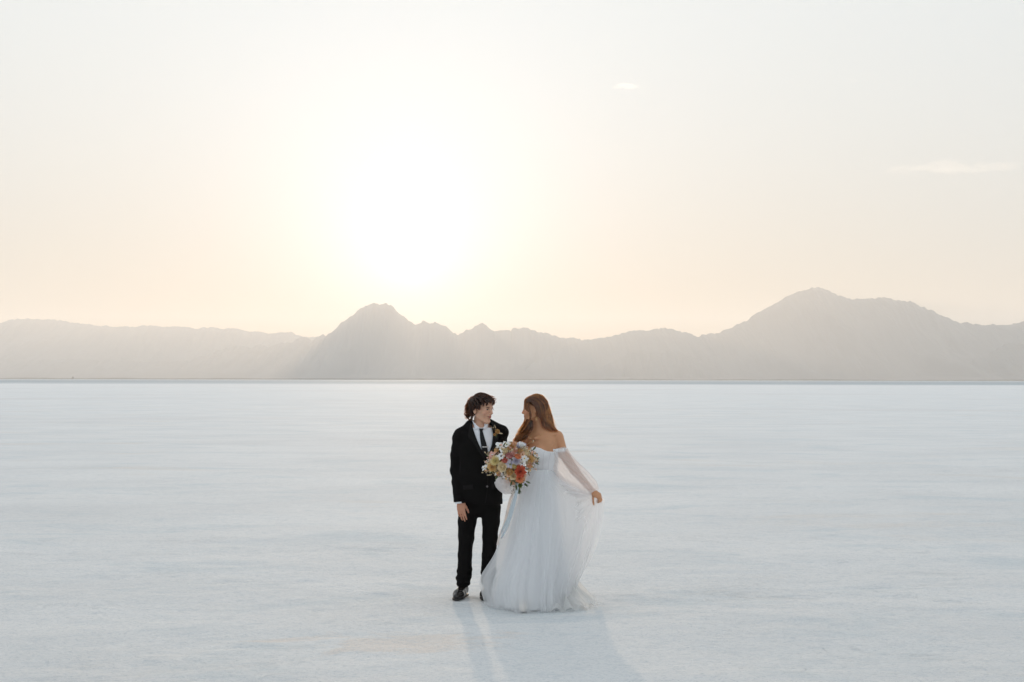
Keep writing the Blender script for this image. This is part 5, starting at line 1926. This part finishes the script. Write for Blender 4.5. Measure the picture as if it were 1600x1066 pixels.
def sprig(pts, n, size, mat, parent, name='sprig', stem=twig_m, yq=None, tw=0.0012):
    """a thin arching twig with small seed heads along it"""
    P = resample([tuple(W(a, b, (yq or YQ) + d)) for a, b, d in pts], 16)
    v, q = strand_mesh([P], [tw], 5, 0.5)
    o = mesh_obj(name, v, q, stem, parent)
    V, Fc = [], []
    for i in range(n):
        f = 0.30 + 0.70 * (i + rng.rand() * 0.6) / n
        j = min(14, int(f * 15))
        c = P[j] * (1 - (f * 15 - j)) + P[j + 1] * (f * 15 - j) + size * 0.9 * rng.randn(3)
        d = Vector(P[j + 1] - P[j]).normalized() + Vector(0.7 * rng.randn(3))
        add = []
        fb = []
        for k in range(4):
            add_petal(add, fb, k * 1.57, 0.0, size * 1.5, size * 0.55, 1.0, 0.3, rng, 0.7, 3, 4)
        base = len(V)
        V.extend(orient(add, c, d))
        Fc.extend([[base + w_ for w_ in f_] for f_ in fb])
    prop(mesh_obj('seed_heads', V, Fc, mat, o), kind='stuff')
    return o


sprig([(776, 732, -0.05), (768, 735, -0.06), (760, 737.5, -0.06), (752.5, 738.5, -0.05)], 9, 0.0075, PM['straw'], bouquet)
sprig([(780, 735, -0.06), (773, 739, -0.07), (767, 741, -0.07), (762.5, 742.0, -0.06)], 8, 0.0075, PM['straw'], bouquet)
sprig([(784, 737, -0.06), (779, 741.5, -0.07), (774, 742.5, -0.07)], 7, 0.0075, PM['straw'], bouquet)
sprig([(772, 716, -0.06), (765, 711, -0.07), (760, 708, -0.06), (756.0, 706.5, -0.05)], 7, 0.0065, PM['straw'], bouquet)
sprig([(828, 713, -0.06), (833, 709, -0.06), (836.5, 706.5, -0.05)], 6, 0.0065, PM['peach'], bouquet)
sprig([(830, 722, -0.05), (836, 718, -0.06), (842, 716.5, -0.05)], 6, 0.0065, PM['straw'], bouquet)
sprig([(817, 700, -0.09), (822, 696, -0.10), (828, 692.5, -0.09), (832, 690.0, -0.08)], 5, 0.005, PM['tan'], bouquet)
sprig([(812, 702, -0.09), (807, 697, -0.10), (803.5, 693, -0.09)], 4, 0.005, PM['tan'], bouquet)
sprig([(806, 712, -0.15), (812, 705, -0.15), (818, 699.5, -0.13)], 4, 0.004, PM['tan'], bouquet)
for i_ in range(16):
    a_ = rng.uniform(0.1, 6.1)
    ex, ey = 799 + 36 * math.cos(a_), 724 - 27 * math.sin(a_)
    if ey > 742:
        continue
    L_ = rng.uniform(5, 9)
    sprig([(ex - 6 * math.cos(a_), ey + 6 * math.sin(a_), -0.03), (ex, ey, -0.05), (ex + 0.6 * L_ * math.cos(a_ + 0.2), ey - 0.6 * L_ * math.sin(a_ + 0.2), -0.05), (ex + L_ * math.cos(a_ + 0.35), ey - L_ * math.sin(a_ + 0.35), -0.045)],
          5, 0.0060, PM[('straw', 'peach', 'white', 'tan')[i_ % 4]], bouquet, tw=0.0009)
sprig([(813, 752, -0.06), (819, 755, -0.07), (825, 758.5, -0.06)], 4, 0.0055, leaf_m, bouquet)
sprig([(806, 755, -0.05), (803, 762, -0.06), (799.5, 771, -0.05)], 6, 0.0055, leaf_m, bouquet)


def ribbon(pts, width, mat, parent, tw0=0.0, tw1=1.2, k=40):
    P = resample([tuple(W(a, b, YQ + d)) for a, b, d in pts], k)
    d = np.gradient(P, axis=0)
    d /= np.linalg.norm(d, axis=1, keepdims=True)
    V = []
    for j in range(k):
        f = j / (k - 1)
        a = tw0 + (tw1 - tw0) * f + 0.35 * math.sin(7 * f)
        s = np.cross(d[j], (0, 1.0, 0))
        s /= np.linalg.norm(s)
        n = np.cross(s, d[j])
        e = s * math.cos(a) + n * math.sin(a)
        for u in (-1, -0.33, 0.33, 1):
            V.append(P[j] + e * u * width + n * 0.05 * width * (1 - u * u))
    o = mesh_obj('ribbon', V, grid_faces(4, k), mat, parent)
    so_ = o.modifiers.new('thickness', 'SOLIDIFY')
    so_.thickness = 0.0008
    return o


silk_blue = cloth_material('silk_blue', (0.72, 0.78, 0.82), 1.0, 0.35)
silk_white = cloth_material('silk_white', (0.86, 0.80, 0.76), 1.0, 0.45)
ribbon([(808.5, 755, -0.03), (808.0, 764, -0.05), (805, 780, -0.03), (800.5, 797, 0.0), (795.0, 815, 0.03), (789.0, 830, 0.05), (783.5, 840.5, 0.06)], 0.013, silk_blue, bouquet, 0.0, 0.9)
ribbon([(807.0, 755, -0.02), (803.0, 766, -0.01), (797.0, 782, 0.02), (792.5, 800, 0.05), (787.5, 820, 0.08), (780.5, 838, 0.10), (777.5, 852, 0.10)], 0.011, silk_white, bouquet, 0.4, -0.8)
ribbon([(809.0, 756, -0.02), (806.5, 770, 0.0), (799.5, 790, 0.03), (794.0, 809, 0.05), (786.0, 826, 0.06), (782.0, 836, 0.06)], 0.009, silk_blue, bouquet, -0.5, 1.3)
v, q = strand_mesh([resample([tuple(handle + np.array((0, 0, 0.022))), tuple(handle), tuple(handle + np.array((0.002, 0.004, -0.026)))], 12)], [0.019], 16, 1.0)
mesh_obj('ribbon_wrap', v, q, silk_blue, bouquet)

# ---- buttonhole flower on the left lapel
o_ = Vector((0, 0, CAM_H))


def on_jacket(px, py, lift):
    p = W(px, py, YG)
    dr = (p - o_).normalized()
    h_ = jt.ray_cast(o_ + dr * 10.5, dr)
    return np.array((h_[0] if h_[0] is not None else p) - dr * lift)


bp0 = on_jacket(777.0, 674.5, 0.016)
bout = empty('boutonniere', tuple(bp0))
prop(bout, label='ochre buttonhole flower with dried sprigs pinned to the black lapel', cat='boutonniere')
V, Fc, c = blossom('ranunculus', 0.026, rng)
mesh_obj('ranunculus', orient(V, bp0, (0.15, -1, 0.15)), Fc, PM['gold'], bout)
V, Fc, c = blossom('rose', 0.013, rng)
mesh_obj('rosebud', orient(V, on_jacket(773.0, 679.0, 0.016), (-0.1, -1, -0.1)), Fc, PM['tan'], bout)
yj = float(bp0[1])
sprig([(776, 676, 0.0), (772.5, 671.5, -0.005), (770, 668.5, -0.005), (768.6, 667.0, -0.005)], 6, 0.0055, PM['straw'], bout, yq=yj)
sprig([(776, 676, 0.0), (774.5, 670, -0.005), (773.8, 666.5, -0.005), (773.0, 664.0, -0.005)], 6, 0.0055, PM['straw'], bout, yq=yj)
sprig([(775, 677, 0.0), (771.5, 675, -0.005), (768.8, 673.8, -0.005)], 5, 0.0055, PM['straw'], bout, yq=yj)
leaf(bp0 + np.array((0.01, -0.002, -0.012)), (0.9, -0.35, -0.10), (0, -1, 0.3), 0.038, 0.006, PM['straw'], bout)
leaf(bp0 + np.array((-0.006, -0.002, -0.015)), (-0.35, -0.25, -0.9), (0, -1, 0.3), 0.040, 0.005, leaf_m, bout)
v, q = strand_mesh([resample([tuple(bp0 + np.array((0, 0.006, 0))), tuple(bp0 + np.array((-0.004, 0.006, -0.025))), tuple(bp0 + np.array((-0.006, 0.008, -0.052)))], 10)], [0.0035], 8, 1.0)
mesh_obj('stem', v, q, stem_m, bout)
# ------------------------------------------------------------------ small evening clouds, high above the haze
def cloud_material(name, dens):
    m, t, out = new_mat(name)
    pv = t.nodes.new('ShaderNodeVolumePrincipled')
    pv.inputs['Color'].default_value = (0.99, 0.985, 0.98, 1)
    pv.inputs['Density'].default_value = dens
    pv.inputs['Anisotropy'].default_value = 0.7
    t.links.new(pv.outputs[0], out.inputs['Volume'])
    return m


def cloud(px, py, w, h, dist, n, seed, label, dens, tilt=0.0, rag=0.36):
    rng = np.random.RandomState(seed)
    c = W(px, py, dist)
    s = dist / F
    hw, hh = w * s / 2, h * s / 2
    hstep = max(2.2, hw / 45)
    f = Field((c.x - hw * 1.3, c.y - hh * 3.2, c.z - hh * 1.8), (c.x + hw * 1.3, c.y + hh * 3.2, c.z + hh * 1.8), hstep)
    for i in range(n):
        u = rng.uniform(-1, 1)
        k = (1 - abs(u) ** 2.2)
        r = hh * (0.14 + 0.30 * rng.rand() * k + 0.08)
        f.ell((c.x + hw * u, c.y + hh * rng.uniform(-1.2, 1.2), c.z + tilt * hw * u + hh * (rng.uniform(-0.45, 0.75) * k - 0.15)), (r * rng.uniform(1.3, 2.6), r * 1.6, r * rng.uniform(0.5, 0.9)), None, hstep * 2)
    f.warp(lambda x, y, z: hh * rag * fbm(x / (hh * 0.5), y / (hh * 0.5), z / (hh * 0.4), oct=3, seed=seed))
    idx = np.nonzero(f.g < 100)
    v, q = f.mesh()
    v = smooth_verts(v, q, 2, 0.5)
    o = mesh_obj('cloud', v, q, cloud_material('cloud_vapour', dens))
    prop(o, label=label, cat='cloud')


cloud(979, 134, 36, 16, 7000, 22, 3, 'small bright white cloud alone in the upper sky', 0.0012, 0.0, 0.62)
cloud(1333, 126, 16, 6, 7000, 9, 5, 'tiny wisp of cloud high at upper right', 0.0034, 0.10)
cloud(1354, 118, 16, 6, 7000, 9, 8, 'short thin curl of cloud at the upper right beside the tiny wisp', 0.0022, 0.3)
cloud(1405, 140, 22, 6, 7000, 10, 12, 'faintest scrap of cloud below the two upper right wisps', 0.0015)
cloud(1412, 264, 52, 18, 8500, 40, 21, 'left end of the long thin cloud bank at right', 0.0006, 0.1, 0.5)
cloud(1474, 260, 70, 23, 8500, 60, 24, 'highest middle puff of the thin cloud bank at right', 0.0006, 0.0, 0.55)
cloud(1548, 262, 84, 20, 8500, 60, 29, 'right end of the thin cloud bank near the edge of the sky', 0.0006, 0.08, 0.5)
